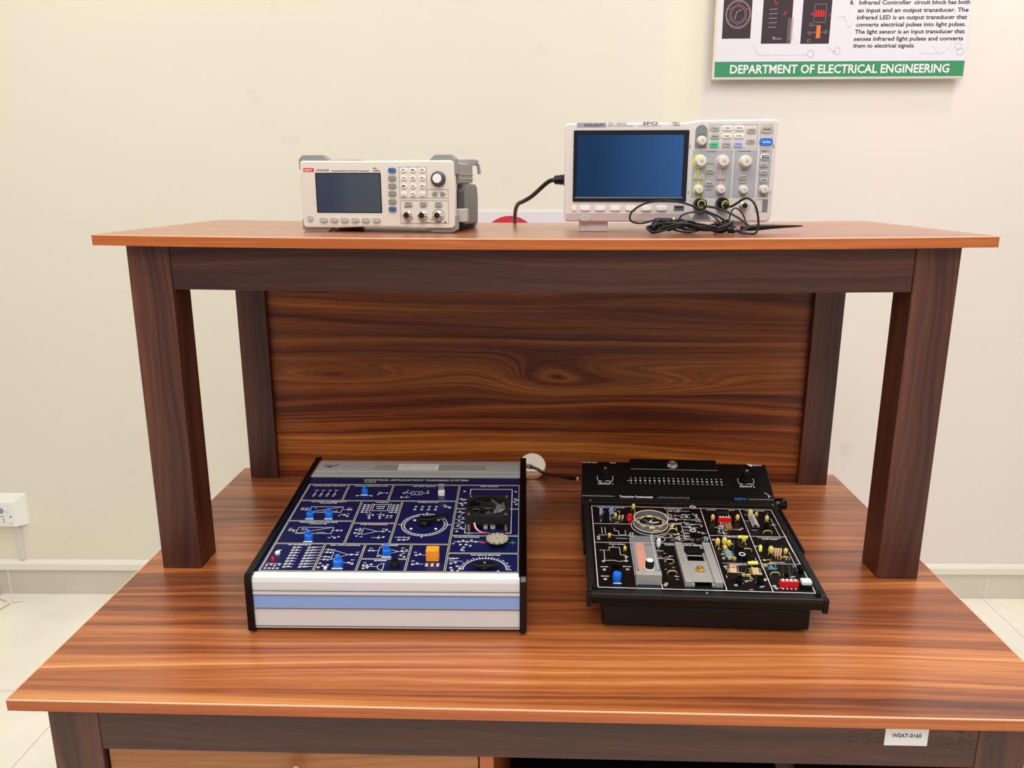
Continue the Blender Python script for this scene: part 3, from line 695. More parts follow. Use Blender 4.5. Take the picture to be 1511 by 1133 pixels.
# little red pin and white jumper in the interface cell
mb = MB(PL); mb.box(.0255, .0315, .054, .0595, 0, .004); mb.build('white_jumper', M['btn_white'], TL, bev=.0004)
mb = MB(PL); mb.lathe([(.0022, 0), (.0022, .004), (.0014, .0055), (.0003, .006)], (.0268, .0405, 0), seg=12); mb.build('red_lamp', M['red'], TL)
mb = MB(PL); mb.box(.1005, .1045, .0175, .0225, 0, .003); mb.build('white_jumper', M['btn_white'], TL, bev=.0004)

# ------------------------------------------------------------------ transducer trainer (right)
TR = thing('transducer_trainer', 'black transducer trainer with a crowded circuit board and a raised rear console', 'trainer kit', (.0745, .163, .75), R(-1.5))
PR_T = math.atan(.021 / .27)
PR = Matrix.Translation((0, 0, .057)) @ Matrix.Rotation(PR_T, 4, 'X')
PU = Matrix.Translation((0, 0, .0793 - .2865 * .488)) @ Matrix.Rotation(math.atan(.488), 4, 'X')
CU = math.cos(math.atan(.488))
def uy(y): return (.867 * y + .0473) / CU   # along the sloping console top
mb = MB(); mb.prism([(.013, .005), (.013, .034), (.016, .036), (.27, .056), (.27, .005)], .0195, .2925, 'x'); mb.build('base_unit', M['black'], TR, bev=.003)
for x in (.035, .275):
    for y in (.03, .34):
        mb = MB(); mb.lathe([(.008, 0), (.009, .001), (.008, .006)], (x, y, 0)); mb.build('rubber_foot', M['rubber'], TR)
mb = MB(PR)
mb.box(0, .306, 0, .272, -.016, -.004)
fr = mb.build('board_tray', M['black_matte'], TR, bev=.0015)
mb = MB(PR)
mb.box(0, .308, 0, .0105, -.016, .0005).box(0, .0095, .0105, .262, -.016, .0005).box(.300, .310, .0105, .262, -.016, .0005).box(0, .312, .262, .284, -.016, .0005)
mb.build('tray_frame', M['black_matte'], fr, bev=.0012)
for nm_, q in (('corner_guard', (-.002, .004, -.001, .006, -.020, .001)), ('corner_guard', (.303, .310, -.001, .006, -.020, .001)), ('side_guide', (-.003, .0, .12, .25, -.014, .003)), ('side_guide', (.309, .313, .12, .25, -.014, .003))):
    mb = MB(PR); mb.box(*q); mb.build(nm_, M['black'], fr, bev=.001)
mb = MB(PR); mb.box(.0096, .3, .0105, .262, -.004, 0); brd = mb.build('circuit_board', M['pcb'], TR)
TM = PR @ Matrix.Translation((0, .2735, .0004)) @ Matrix.Rotation(R(16), 4, 'X')
mb = MB(TM); mb.box(.053, .268, 0, .0125, -.006, .0008); tabp = mb.build('title_strip', M['black'], TR, bev=.0005)
TX = TM @ Matrix.Translation((0, 0, .0008))
g = MB(TX); g.text('Transducer Fundamentals', .0600, .0040, .0050, .054, 'l'); g.build('title_lettering', M['white'], tabp)
g = MB(TX); g.text('LabVolt Series 91012-20', .122, .0040, .0046, .051, 'l', bold=False); g.build('series_lettering', M['gen_grey'], tabp)
g = MB(TX); g.text('FESTO', .246, .0040, .0048, .019, 'l'); g.build('blue_lettering', M['fblue'], tabp)
# rear console
zf, zr_ = .0793, .1137
mb = MB(); mb.prism([(.268, .004), (.268, .060), (.286, .070), (.286, zf - .001), (.287, zf), (.357, zr_), (.357, .004)], 0, .313, 'x'); rc = mb.build('rear_console', M['black'], TR, bev=.0015)
for x0, x1 in ((-.0002, .053), (.268, .3132)):
    g = MB(); g.box(x0, x1, .2850, .2862, zf - .0018, zf - .0002); g.build('front_lip', M['gen_grey'], rc)
def U(x, y, h=0): return (x / 1000, uy(y / 1000), h)
mb = MB(PU @ Matrix.Translation((0, 0, .0))); mb.box(.082, .2285, uy(.337), uy(.363), -.012, .003); lp = mb.build('raised_plate', M['black'], rc, bev=.0012)
g = MB(PU); g.box(.0825, .228, uy(.3368), uy(.3376), .0024, .0031); g.build('plate_edge', M['gen_grey'], lp)
mb = MB(PU); mb.lathe([(.0088, .003), (.0092, .005), (.007, .0085), (.0035, .0095), (.003, .0085)], U(153.5, 348), seg=24); mb.build('chrome_stud', M['chrome'], lp)
g = MB(PU)
for i in range(20):
    x = .0815 + i * .0079
    for y, r_ in ((.3185, .0010), (.3125, .0015)): g.lathe([(r_, 0), (r_, .0003)], (x, uy(y), 0), seg=8)
    g.text(str(i + 1), x, uy(.3055), .0019, .0018 if i < 9 else .0032)
g.lathe([(.001, 0), (.001, .0003)], (.077, uy(.3115), 0), seg=8)
for cx in (.0385, .2725):
    g.arc(cx, uy(.317), .0132, 200, 245, .0008, 6); g.arc(cx, uy(.317), .0132, 295, 340, .0008, 6); g.arc(cx, uy(.317), .0132, 160, 195, .0008, 5); g.arc(cx, uy(.317), .0132, -15, 20, .0008, 5)
    g.text('0 - 10V', cx, uy(.3085), .0022, .020); g.text('OUTPUT 1' if cx < .1 else 'OUTPUT 2', cx, uy(.3015), .0034, .025)
g.text('LabVolt Series', .001, uy(.3528), .0022, .026, 'l'); g.text('91000-00', .048, uy(.3528), .0022, .010, 'l')
g.text('FESTO', .297, uy(.3530), .0030, .0155); g.lathe([(.0027, 0), (.0027, .0004)], (.2865, uy(.3545), 0), seg=12); g.line([(.283, uy(.3565)), (.288, uy(.3535))], .003)
g.line([(.299, uy(.290)), (.304, uy(.284)), (.303, uy(.279))], .0009); g.line([(.304, uy(.284)), (.307, uy(.281))], .0009)
g.build('console_print', M['white'], rc)
kb = MB(); kb.lathe([(.0078, 0), (.0078, .003), (.0066, .0045), (.0062, .0145), (.0054, .0155)], seg=20); kb.box(-.0006, .0006, -.0065, 0, .0155, .0160)
kp = kb.build('output_knob', M['black'], rc)
cp = MB(); cp.lathe([(.0028, .0155), (.0028, .0172), (.001, .0178)], (0, .004, 0), seg=12); cp.build('knob_pin', M['chrome'], kp)
kp.matrix_local = PU @ Matrix.Translation(U(38.5, 321)); dup(kp, rc, PU @ Matrix.Translation(U(272.5, 321)))
mb = MB(); mb.lathe([(.0085, 0), (.0095, .002), (.0095, .016), (.0082, .0185)], (.311, .282, .073), 'x', 24); mb.build('side_knob', M['black_gloss'], rc)
# board print
g = MB(PR); random.seed(21)
bx(13.5, 297, 16, 249.5, .0009)
ln((186, 250), (182.5, 16), w=.0009); ln((247, 250), (242.5, 16), w=.0009); ln((14, 191), (76, 192), w=.0007); ln((14, 134), (184, 138), w=.0007); ln((186, 162.5), (299, 163.5), w=.0007); ln((190, 85), (240, 86)); ln((240, 86), (296, 87)); ln((81, 249), (81, 226)); ln((66, 160), (65, 24), w=.0007); ln((98, 160), (98.5, 17), w=.0009); ln((297, 200), (296, 120), w=.0006); ln((290, 120), (289, 70), w=.0006); ln((289, 240), (289, 163), w=.0006)
T('TEMPERATURE SENSOR', 44, 243.5, 44, 2.4); T('THERMISTOR', 142, 243.5, 28, 2.6); T('INFRARED CONTROLLER', 217, 243.5, 44, 2.4); T('STRAIN GAUGE', 270, 243.5, 30, 2.4); T('TOUCH SENSOR', 46, 128.5, 24, 2.6); T('CAPACITANCE SENSOR', 146, 130, 62, 4.2)
T('ULTRASONIC', 217, 158, 26, 3); T('INSTRUMENTATION', 272, 158, 34, 2.4); T('AMPLIFIER', 272, 154, 24, 2.4); T('SUMMING AMP', 217, 80.5, 34, 2.6); T('SWITCH', 266, 89, 20, 2.4)
def sch(pts): ln(*pts, w=.0006)
sch([(20, 112), (34, 112), (34, 121), (49, 121), (49, 100), (56, 100), (56, 88)]); sch([(34, 112), (26, 112), (26, 84)]); sch([(24, 84), (38, 85), (46, 82), (56, 85)]); sch([(40, 128), (40, 121)])
for p in ((24, 82), (56, 84), (24, 60), (56, 62), (24, 36), (57, 95), (103, 25), (105, 29), (20, 150), (20, 144), (189, 150), (194, 98), (192, 76), (196, 66), (197, 30), (205, 35), (247, 30), (249, 25), (250, 96), (236, 60), (238, 45), (233, 91)): jack(*p, 2.0)
for p, t in (((24, 66), 'AC'), ((56, 68), 'DC'), ((24, 42), 'GND'), ((106, 92), 'OUT'), ((106, 113), 'HALL')): g.text(t, p[0] / 1000, p[1] / 1000, .0024, .011)
sch([(20, 156), (30, 156), (33, 158), (40, 158), (44, 155), (58, 156), (76, 156)]); sch([(45, 178), (45, 170), (51, 170), (51, 158), (61, 158), (61, 172)]); sch([(26, 160), (26, 180)]); sch([(31, 160), (31, 180)]); sch([(46, 147), (62, 147)])
g.arc(.101, .188, .0295, w=.0009, n=40); g.arc(.132, .222, .006, w=.0006, n=16)
sch([(126, 222), (138, 222)]); sch([(132, 212), (132, 238), (150, 238), (172, 238)]); sch([(132, 210), (180, 210)]); sch([(168, 236), (174, 222), (178, 205)])
for x in (134, 144, 156, 168, 178): jack(x, 210 + (x % 3), 1.3)
for p in ((138, 238), (150, 240), (172, 236), (176, 226), (146, 196), (160, 188), (140, 166), (152, 168), (166, 184), (178, 190), (128, 158), (136, 154), (148, 152)): jack(*p, 1.5)
bx(148, 160, 188, 200); sch([(126, 196), (148, 196)]); sch([(160, 196), (180, 196)]); sch([(148, 160), (148, 188)]); sch([(112, 154), (124, 164), (140, 164)]); g.arc(.152, .172, .005, w=.0006, n=14, sx=1.4); sch([(100, 164), (100, 154), (160, 150), (178, 156)]); g.arc(.110, .148, .008, w=.0006, n=18)
for a_ in range(10): sch([(126 + a_ * 5, 145 + (a_ % 3) * 2), (130 + a_ * 5, 145 + (a_ % 3) * 2)])
for p in ((204, 184), (210, 190), (202, 176), (208, 172), (213, 180), (234, 182), (238, 186)): jack(*p, 1.7)
sch([(198, 188), (206, 188), (212, 184)]); sch([(222, 183), (236, 183)]); sch([(208, 196), (208, 166), (216, 160)]); sch([(200, 170), (214, 170)])
bx(209, 224, 196, 214, .0004)
for _ in range(46):
    x = random.uniform(188, 292); y = random.choice((random.uniform(20, 80), random.uniform(92, 150), random.uniform(168, 238)))
    d = random.choice(((random.uniform(4, 10), 0), (0, random.uniform(4, 9)))); sch([(x, y), (x + d[0], y + d[1])])
    if random.random() < .5: g.text(random.choice(['R1', 'R4', 'C2', 'C5', 'U3', 'Q1', 'D2', 'R12', '+', 'TP']), x / 1000, (y - 3.5) / 1000, .0022, .0042)
for _ in range(20):
    x = random.uniform(20, 62); y = random.uniform(196, 236); d = random.choice(((5, 0), (0, 6))); sch([(x, y), (x + d[0], y + d[1])])
for _ in range(30):
    x = random.uniform(132, 178); y = random.uniform(146, 236); d = random.choice(((random.uniform(5, 14), 0), (0, random.uniform(5, 12)))); sch([(x, y), (min(x + d[0], 181), min(y + d[1], 240))])
    if random.random() < .4: jack(x, y, 1.5)
for _ in range(16):
    x = random.uniform(104, 124); y = random.uniform(40, 112); sch([(x, y), (x + random.uniform(2, 5), y)])
g.build('white_schematics', M['white'], brd)
# component library: each built once at the origin, then copied
def lib(name, m, fn, bev=0):
    mb = MB(); fn(mb); return mb.build(name, m, TR, bev=bev)
placed = {}
def put(proto, x, y, h=0, rz=0, s_=1.):
    X = PR @ Matrix.Translation((x / 1000, y / 1000, h / 1000)) @ Matrix.Rotation(R(rz), 4, 'Z') @ Matrix.Scale(s_, 4)
    if proto not in placed: placed[proto] = 1; proto.matrix_local = X; return proto
    return dup(proto, TR, X)
def yc(mb): mb.lathe([(.0006, .002), (.0024, .0032), (.0031, .006), (.0027, .0092), (.0012, .011), (.0002, .0113)], seg=14); mb.tube([(-.0008, 0, .003), (-.0026, -.0004, 0)], .00035, 5, 1); mb.tube([(.0008, 0, .003), (.0026, -.0004, 0)], .00035, 5, 1)
ycap = lib('yellow_capacitor', M['cap_yel'], yc)
for x, y, h, s_ in ((198, 208, 0, 1.), (236, 210, 0, 1.), (280, 208, 0, 1.05), (268, 224, 0, .8), (258, 222, 0, 1.3), (191, 131, 0, 1.2), (201, 132, 0, 1.3), (207, 129, 0, 1.1), (262, 111, 0, 1.25), (283, 112, 0, .95), (36, 147, 0, .8), (79, 238, 0, 1.), (56, 110, 0, .8), (132, 178, 0, .8), (49, 210, 0, .8), (231, 142, 0, 1.1), (199, 118, 0, .9)): put(ycap, x, y, h, random.uniform(-20, 20), s_)
def dipf(mb): mb.box(-.0105, .0105, 0, .0055, 0, .0085)
dip = lib('red_dip_switch', M['red'], dipf, .0004)
dsw = MB()
for k in range(4): dsw.box(-.0085 + k * .0047, -.0058 + k * .0047, .0012, .0044, .0086, .0095)
for k in range(4): dsw.box(-.0082 + k * .0047, -.0062 + k * .0047, -.0022, -.0012, 0, .0006)
dsw.build('rocker', M['btn_white'], dip)
put(dip, 215.5, 203, 0, 0, .95); put(dip, 265.5, 26, 0, 0, 1.15)
def icf(mb):
    mb.box(-.010, .010, -.003, .003, .001, .0045)
ic = lib('chip', M['black'], icf, .0003); icp = MB()
for k in range(8):
    for sy in (-.0037, .0037): icp.box(-.0092 + k * .0026, -.0086 + k * .0026, sy - .0005, sy + .0005, 0, .003)
icp.build('chip_pins', M['bnc'], ic)
for x, y, rz, s_ in ((218, 238, 0, .95), (275, 139, 0, 1.05), (219, 135, 80, 1.0), (272, 66, 78, 1.1), (216, 69, 70, .7), (283, 232, 60, .7), (234, 107, 0, .55), (285, 70, 70, .6)): put(ic, x, y, 0, rz, s_)
def resf(mb): mb.lathe([(.0004, -.0035), (.0013, -.0033), (.0013, -.0022), (.001, -.002), (.001, .002), (.0013, .0022), (.0013, .0033), (.0004, .0035)], (0, 0, .0022), 'x', 10); mb.tube([(-.006, 0, 0), (-.006, 0, .0022), (.006, 0, .0022), (.006, 0, 0)], .0003, 5, 1)
for mname, spots in (('res_tan', [(199 + k * .6, 58 + k * 4, 0) for k in range(3)] + [(229, 55, 0), (229, 59.5, 0), (230, 64, 0), (230, 68.5, 0)] + [(268, 119, 75), (271.5, 119, 75), (275, 119, 75), (278.5, 119, 75), (55, 209, 80), (60, 209, 80)]),
                     ('res_pink', [(201, 71, 0), (201, 75, 0), (268, 108, 75), (271.5, 108, 75), (275, 108, 75)]), ('res_blue', [(202, 103, 0), (202, 107.5, 0), (202, 112, 0), (202, 98.5, 0), (67, 154, 80), (70.5, 154, 80), (176, 148, 80), (179, 146, 80)])):
    rp = lib('resistor', M[mname], resf)
    for x, y, rz in spots: put(rp, x, y, 0, rz, 1.25)
def wirearc(mb): mb.tube([(-.0065, 0, 0), (-.006, 0, .003), (-.003, 0, .0048), (.003, 0, .0048), (.006, 0, .003), (.0065, 0, 0)], .0008, 6, 4)
wa = lib('wire_loop', M['gold'], wirearc)
for x, y in ((116, 84), (116, 54), (231, 119), (279, 98), (255, 79), (255, 57), (273, 173), (132, 172), (108, 165)): put(wa, x, y, 0, 0, .95)
def ybar(mb): mb.lathe([(.001, -.007), (.0024, -.0066), (.0026, 0), (.0024, .0066), (.001, .007)], (0, 0, .0032), 'x', 14)
yb = lib('lemon_capacitor', M['lemon'], ybar)
put(yb, 230, 80, 1, 0, 1.); put(yb, 231, 150, 2, 0, 1.05); put(yb, 250, 121, 1, 76, 1.)
tb = lib('teal_capacitor', M['teal'], ybar); put(tb, 254, 68, .5, 0, .85)
def ecap(mb): mb.lathe([(.0038, 0), (.0038, .0075), (.0034, .0085), (.003, .0080)], seg=16)
ec = lib('black_capacitor', M['black_gloss'], ecap)
for x, y, s_ in ((202, 35, 1.2), (230, 36, 1.2), (219, 108, 1.3), (275, 189, 1.), (288, 222, .8), (171, 235, 1.), (160, 160, 1.1), (223, 95, .8), (292, 64, .9), (292, 73, .8)): put(ec, x, y, 0, 0, s_)
def rim(mb): mb.ring(.0046, .0034, .0008, (0, 0, .0088), seg=16)
rm = lib('white_cap_rim', M['btn_white'], rim)
for x, y in ((171, 235), (160, 160), (218, 95)): put(rm, x, y, 0, 0, 1)
def gbead(mb): mb.box(-.0026, .0026, -.0012, .0012, .001, .005)
gb = lib('gold_bead', M['gold'], gbead, .0006)
for x, y in ((201, 93), (207.5, 93), (211, 50), (217, 50), (246, 76), (286, 120)): put(gb, x, y, 0, 0, 1)
def flatcap(mb): mb.box(-.0028, .0028, -.0012, .0012, .001, .011)
fc = lib('pale_blue_capacitor', M['cap_blue'], flatcap, .0007); put(fc, 27, 222, 0, 25, .9)
fv = lib('violet_capacitor', M['cap_violet'], flatcap, .0007); put(fv, 43, 220, 0, 8, 1.1)
bw = lib('brown_module', M['brown'], lambda mb: mb.box(-.0048, .0048, -.0065, .0065, 0, .004), .0004); put(bw, 217.5, 186, 0, 0, 1)
# light dome, resistor posts
mb = MB(PR); mb.lathe([(.0042, .006), (.0044, .008), (.0044, .009), (.0036, .0095), (.0036, .014), (.003, .0158), (.001, .0168)], (.069, .194, 0)); mb.tube([(.069, .194, .006), (.069, .1935, 0)], .0012, 6, 1); mb.build('red_lamp', M['red'], TR)
mb = MB(PR); mb.lathe([(.0028, .004), (.003, .006), (.003, .014), (.002, .016), (.0004, .0165)], (.105, .121, 0)); mb.lathe([(.0008, 0), (.0008, .004)], (.105, .121, 0), seg=6); mb.build('white_lamp', M['btn_white'], TR)
mb = MB(PR); mb.lathe([(.0055, 0), (.0058, .004), (.0058, .010), (.005, .0115), (.0018, .0118), (.0018, .011)], (.0395, .034, 0)); mb.build('potentiometer_knob', M['bluepot'], TR)
mb = MB(PR); mb.box(.034, .045, .0255, .0265, 0, .0008); mb.build('knob_mark', M['white'], TR)
mb = MB(PR); mb.lathe([(.006, 0), (.006, .008), (.0055, .0085)], (.0395, .052, 0)); mb.ring(.006, .0054, .0006, (.0395, .052, .0085)); mb.build('black_socket', M['black_gloss'], TR)
# coil
mb = MB(PR); mb.tube([(.2585 + .0045 * math.cos(k * PI / 4), .184 + k * .038 / 64, .0045 + .0042 * math.sin(k * PI / 4)) for k in range(65)], .0006, 5, 2); mb.build('coil_spring', M['wire_white'], TR)
mb = MB(PR); mb.box(.254, .263, .186, .222, 0, .002); mb.build('coil_core', M['black'], TR)
# ring of sensors under a clear rim
cx, cy = .101, .189
mb = MB(PR); mb.ring(.0262, .0248, .0105, (cx, cy, .002), seg=48); rg = mb.build('clear_ring', M['clear'], TR)
mb = MB(PR); mb.ring(.0264, .0246, .001, (cx, cy, .012), seg=48).ring(.0264, .0246, .0008, (cx, cy, .0015), seg=48); mb.build('ring_rim', M['rim'], rg)
mb = MB(); mb.lathe([(.0008, -.0042), (.0017, -.0038), (.0017, .0038), (.0008, .0042)], (0, 0, 0), 'x', 10); bead = mb.build('gold_bar', M['gold'], rg)
for k in range(8):
    a = 45 * k; X = PR @ Matrix.Translation((cx + .0185 * math.sin(R(a)), cy + .0185 * math.cos(R(a)), .0055)) @ Matrix.Rotation(R(-a), 4, 'Z')
    if k == 0: bead.matrix_local = X
    else: dup(bead, rg, X)
mb = MB(PR)
for k in range(5): a = 72 * k; mb.tube([(cx, cy, .004), (cx + .012 * math.cos(R(a)), cy + .012 * math.sin(R(a)), .006)], .0009, 6, 1)
mb.lathe([(.003, 0), (.003, .007), (.001, .009)], (cx, cy, 0), seg=10); mb.build('spider', M['bnc'], rg)
# clear case with copper element, aluminium end and knob
mb = MB(PR); mb.box(.064, .098, .0245, .0365, 0, .016); ab = mb.build('aluminium_block', M['alu_mid'], TR, bev=.0006)
mb = MB(PR); mb.box(.0645, .0975, .0365, .128, 0, .0006).box(.0645, .0975, .0365, .128, .0150, .0158).box(.0645, .0655, .0365, .128, .0006, .0150).box(.0965, .0975, .0365, .128, .0006, .0150); mb.build('clear_case', M['clear'], ab)
mb = MB(PR); mb.box(.070, .083, .045, .118, .006, .010); mb.build('copper_element', M['copper'], ab, bev=.001)
mb = MB(PR); mb.lathe([(.0072, .0158), (.0072, .0168)], (.083, .0415, 0)); kk = mb.build('knob_washer', M['alu'], ab)
mb = MB(PR); mb.lathe([(.0058, .0168), (.0058, .026), (.0052, .0272)], (.083, .0415, 0)); mb.build('black_knob', M['black'], ab)
mb = MB(PR); mb.lathe([(.0048, .0272), (.0048, .0280), (.0038, .0284)], (.083, .0415, 0)); mb.build('silver_cap', M['alu'], ab)
for x in (.0675, .0945):
    mb = MB(PR); mb.lathe([(.0018, .016), (.0015, .0172)], (x, .033, 0), seg=10); mb.build('block_screw', M['chrome'], ab)
# sliding plate sensor
mb = MB(PR)
mb.box(.1285, .1385, .0225, .127, 0, .0085).box(.1675, .1785, .0225, .127, 0, .0085).box(.1385, .1415, .0225, .127, 0, .004).box(.1645, .1675, .0225, .127, 0, .004); rl = mb.build('aluminium_rails', M['alu_mid'], TR, bev=.0006)
mb = MB(PR); mb.box(.1387, .1673, .027, .079, .0045, .0062); sl = mb.build('sliding_plate', M['alu_mid'], rl, bev=.0004)
mb = MB(PR); mb.lathe([(.0055, .0062), (.0058, .0075), (.0055, .0105), (.004, .0112), (.002, .0112), (.0015, .0105)], (.153, .0535, 0), seg=18); mb.build('brass_screw', M['brass'], sl)
mb = MB(PR); mb.box(.139, .167, .081, .100, .0002, .0012); mb.build('dark_window', M['black_gloss'], rl)
g = MB(PR); g.rect(.1395, .1665, .0805, .1005, .0007, .0016); g.build('window_outline', M['white'], rl)
mb = MB(PR); mb.box(.1375, .1685, .104, .113, 0, .006); cn = mb.build('edge_connector', M['black'], rl, bev=.0004)
mb = MB(PR)
for k in range(9): mb.box(.140 + k * .003, .1412 + k * .003, .1025, .1042, 0, .0012)
mb.build('connector_pins', M['bnc'], cn)
mb = MB(PR)
for k in range(8): mb.box(.1305, .136, .068 + k * .0065, .0684 + k * .0065, .0085, .00865)
mb.build('scale_ticks', M['ink'], rl)
mb = MB(PR); mb.lathe([(.0062, 0), (.0062, .006), (.0035, .0085), (.0035, .006)], (.165, .141, 0)); mb.build('black_coil', M['black'], TR)
# white push switch
mb = MB(PR); mb.box(.281, .295, .0245, .036, 0, .0055); sw = mb.build('push_switch', M['black'], TR, bev=.0005)
mb = MB(PR); mb.box(.2815, .2945, .0255, .0355, .0055, .0105); mb.build('white_cap', M['btn_white'], sw, bev=.0007)
for p in ((.298, .012), (.0088, .0145)):
    mb = MB(PR); mb.lathe([(.0034, 0), (.0034, .0065), (.003, .007), (.0018, .007), (.0015, .006)], (p[0], p[1] - .003, 0), seg=16); mb.build('corner_post', M['black'], TR)
for p in ((.155, .008), (.012, .268), (.304, .266)):
    mb = MB(PR); mb.lathe([(.0016, .0005), (.0016, .001)], (p[0], p[1], 0), seg=10); mb.build('small_screw', M['gen_grey'], TR)

# ------------------------------------------------------------------ function generator
GZ = shelf_z(-.23)
TG = thing('function_generator', 'beige benchtop waveform generator with grey corner bumpers and a small dark screen', 'generator', (-.3515, .4365, GZ), R(-5))
GW = .2335; gz0, gz1 = .0065, .1045
def gx(zx, zy):   # measured face proportions -> metres across and up the face
    f_ = (zy - 175) / 465; l = 105 + 25 * f_; r = 1205 + 23 * f_; return (zx - l) / (r - l) * GW
def gzz(zy): return gz0 + (640 - zy) / 465 * (gz1 - gz0)
mb = MB(); mb.rbox(.003, GW - .003, gz0 + .002, gz1 - .002, .012, .165, .006); gb_ = mb.build('case_body', M['gen_body'], TG, bev=.001)
mb = MB()
def arch():
    pts = [(0, gz0 + .003), (.004, gz0)]
    pts += [(.05, gz0), (.09, gz0 + .0015), (.14, gz0 + .0015), (.18, gz0), (GW - .004, gz0), (GW, gz0 + .003), (GW + .001, gz0 + .05), (GW, gz1 - .003), (GW - .003, gz1), (.19, gz1), (.14, gz1 - .0005), (.10, gz1 - .0005), (.05, gz1 + .0), (.003, gz1), (0, gz1 - .003), (-.001, gz0 + .05)]
    return pts
mb.prism(arch(), .016, 0, 'y'); gf = mb.build('front_bezel', M['gen_face'], TG, bev=.0025)
# screen
def fbox(name, zx0, zx1, zy0, zy1, y0, y1, m, parent, r=.001, G=(gx, gzz), bev=.0):
    fx, fz = G; zm = (zy0 + zy1) / 2
    b = MB(); b.rbox(fx(zx0, zm), fx(zx1, zm), fz(zy1), fz(zy0), y0, y1, r); return b.build(name, m, parent, bev=bev)
def ell(name, zx, zy, rx, rz, y0, y1, m, parent, G=(gx, gzz), seg=24, prof=None):
    fx, fz = G; X = fx(zx, zy); k = abs(fx(zx + 10, zy) - fx(zx, zy)) / 10; kz = abs(fz(zy + 10) - fz(zy)) / 10
    b = MB(); r = rx * k
    pr = prof(r) if prof else [(r, -y1), (r, -y0 - .0005), (r * .93, -y0)]
    b.lathe(pr, (X, 0, fz(zy)), 'y', seg, sy=rz * kz / r); return b.build(name, m, parent)
sc_ = fbox('screen_frame', 226, 700, 258, 534, -.0006, .002, M['bezel'], TG, .0015)
fbox('screen_glass', 233, 693, 264, 528, -.0009, .002, M['scr_dark'], sc_, .001)
lg = fbox('red_logo_plate', 134, 210, 225, 250, -.0006, .001, M['wire_red'], TG, .0006)
def ftext(mb, s, zx, zy, hz, wz=None, align='c', G=(gx, gzz), bold=True, y=-.0003):
    fx, fz = G; k = abs(fx(zx + 10, zy) - fx(zx, zy)) / 10; kz = abs(fz(zy + 10) - fz(zy)) / 10
    mb.text(s, fx(zx, zy), fz(zy), hz * kz, wz * k if wz else None, align, bold, plane='xz', T=Matrix.Translation((0, y, 0)))
def frect(mb, x0, x1, y0, y1, w_=3, G=(gx, gzz), y=-.0003, arcs=None):
    fx, fz = G; zm = (y0 + y1) / 2; k = abs(fx(x0 + 10, zm) - fx(x0, zm)) / 10 * w_
    X0, X1, Z0, Z1 = fx(x0, zm), fx(x1, zm), fz(y1), fz(y0)
    mb.box(X0, X1, y, 0, Z0, Z0 + k).box(X0, X1, y, 0, Z1 - k, Z1).box(X0, X0 + k, y, 0, Z0, Z1).box(X1 - k, X1, y, 0, Z0, Z1)
t = MB(); ftext(t, 'UNI-T', 172, 246, 15, 60, y=-.0006); t.build('logo_lettering', M['paper'], lg)
t = MB(); ftext(t, 'UTG1010A', 276, 247, 14, 92); ftext(t, 'Function/Arbitrary Waveform Generator', 476, 249, 10, 270, bold=True); ftext(t, '10MHz', 652, 232, 9, 32); ftext(t, '125MSa/s', 664, 249, 9, 56)
ftext(t, 'Input/CNT', 895, 496, 8, 60); ftext(t, 'Sync', 1002, 496, 8, 32); ftext(t, 'Output', 1110, 496, 8, 48); ftext(t, '50 OHM', 1060, 582, 7, 24); ftext(t, 'MAX 42 Vpk CAT I', 1078, 602, 7, 120)
t.prism([(gx(1160, 595) - .0022, gzz(604)), (gx(1160, 595) + .0022, gzz(604)), (gx(1160, 595), gzz(587))], -.0003, 0, 'y')
t.build('face_lettering', M['ink'], gf)
t = MB(); frect(t, 826, 1022, 218, 432, 3); frect(t, 1024, 1176, 370, 432, 3); frect(t, 838, 1183, 446, 605, 3); t.build('panel_outlines', M['btn_grey'], gf)
def button(x, y, wx, wy, m, G=(gx, gzz), parent=TG, name='push_button', d=.0028, r=None, lab=None, labm='ink'):
    fx, fz = G
    b = fbox(name, x - wx / 2, x + wx / 2, y - wy / 2, y + wy / 2, -d, .001, m, parent, r if r else abs(fz(wy) - fz(0)) * .42, G, bev=.0005)
    if lab:
        tt = MB(); ftext(tt, lab, x, y + wy * .16, wy * .32, wx * .6, G=G, y=-d - .0001); tt.build('button_legend', M[labm], b)
    return b
for k, y in enumerate((242, 295, 348, 400, 455, 507)): button(775 + k * 1.5, y, 56, 34, M['btn_blue' if k in (0, 5) else 'btn_grey'], lab={0: 'Menu', 5: 'Utility'}.get(k), labm='ink')
keys = '789456123.0-'
for r_ in range(4):
    for c2 in range(3): button(857 + c2 * 66 + r_ * 1.5, (240, 293, 348, 402)[r_], 38, 32, M['btn_white'], lab=keys[r_ * 3 + c2].replace('.', '·') if False else keys[r_ * 3 + c2], name='keypad_key')
for x in (282, 360, 437, 514, 590, 668): button(x, 583, 58, 33, M['btn_lgrey'], name='soft_key')
for x in (895, 1002, 1110): button(x, 467, 56, 31, M['btn_lgrey'], name='channel_button', lab='Channel')
ell('power_button', 183, 573, 22, 22, -.002, .001, M['btn_lgrey'], TG)
kn = ell('adjustment_knob', 1103, 300, 52, 52, -.008, .001, M['gen_dark'], TG, seg=28, prof=lambda r: [(r, -.001), (r, .003), (r * .9, .0038), (r * .88, .0070), (r * .8, .0076)])
ell('knob_cap', 1100, 298, 31, 31, -.0084, -.007, M['btn_white'], kn)
for x, sg in ((1080, -1), (1137, 1)):
    b = MB(); X, Z, w2 = gx(x, 402), gzz(402), .0045
    b.prism([(X - sg * w2 * .8, Z - .0028), (X + sg * w2 * .3, Z - .0028), (X + sg * w2, Z), (X + sg * w2 * .3, Z + .0028), (X - sg * w2 * .8, Z + .0028)], .001, -.002, 'y'); b.build('arrow_key', M['btn_grey'], TG, bev=.0005)
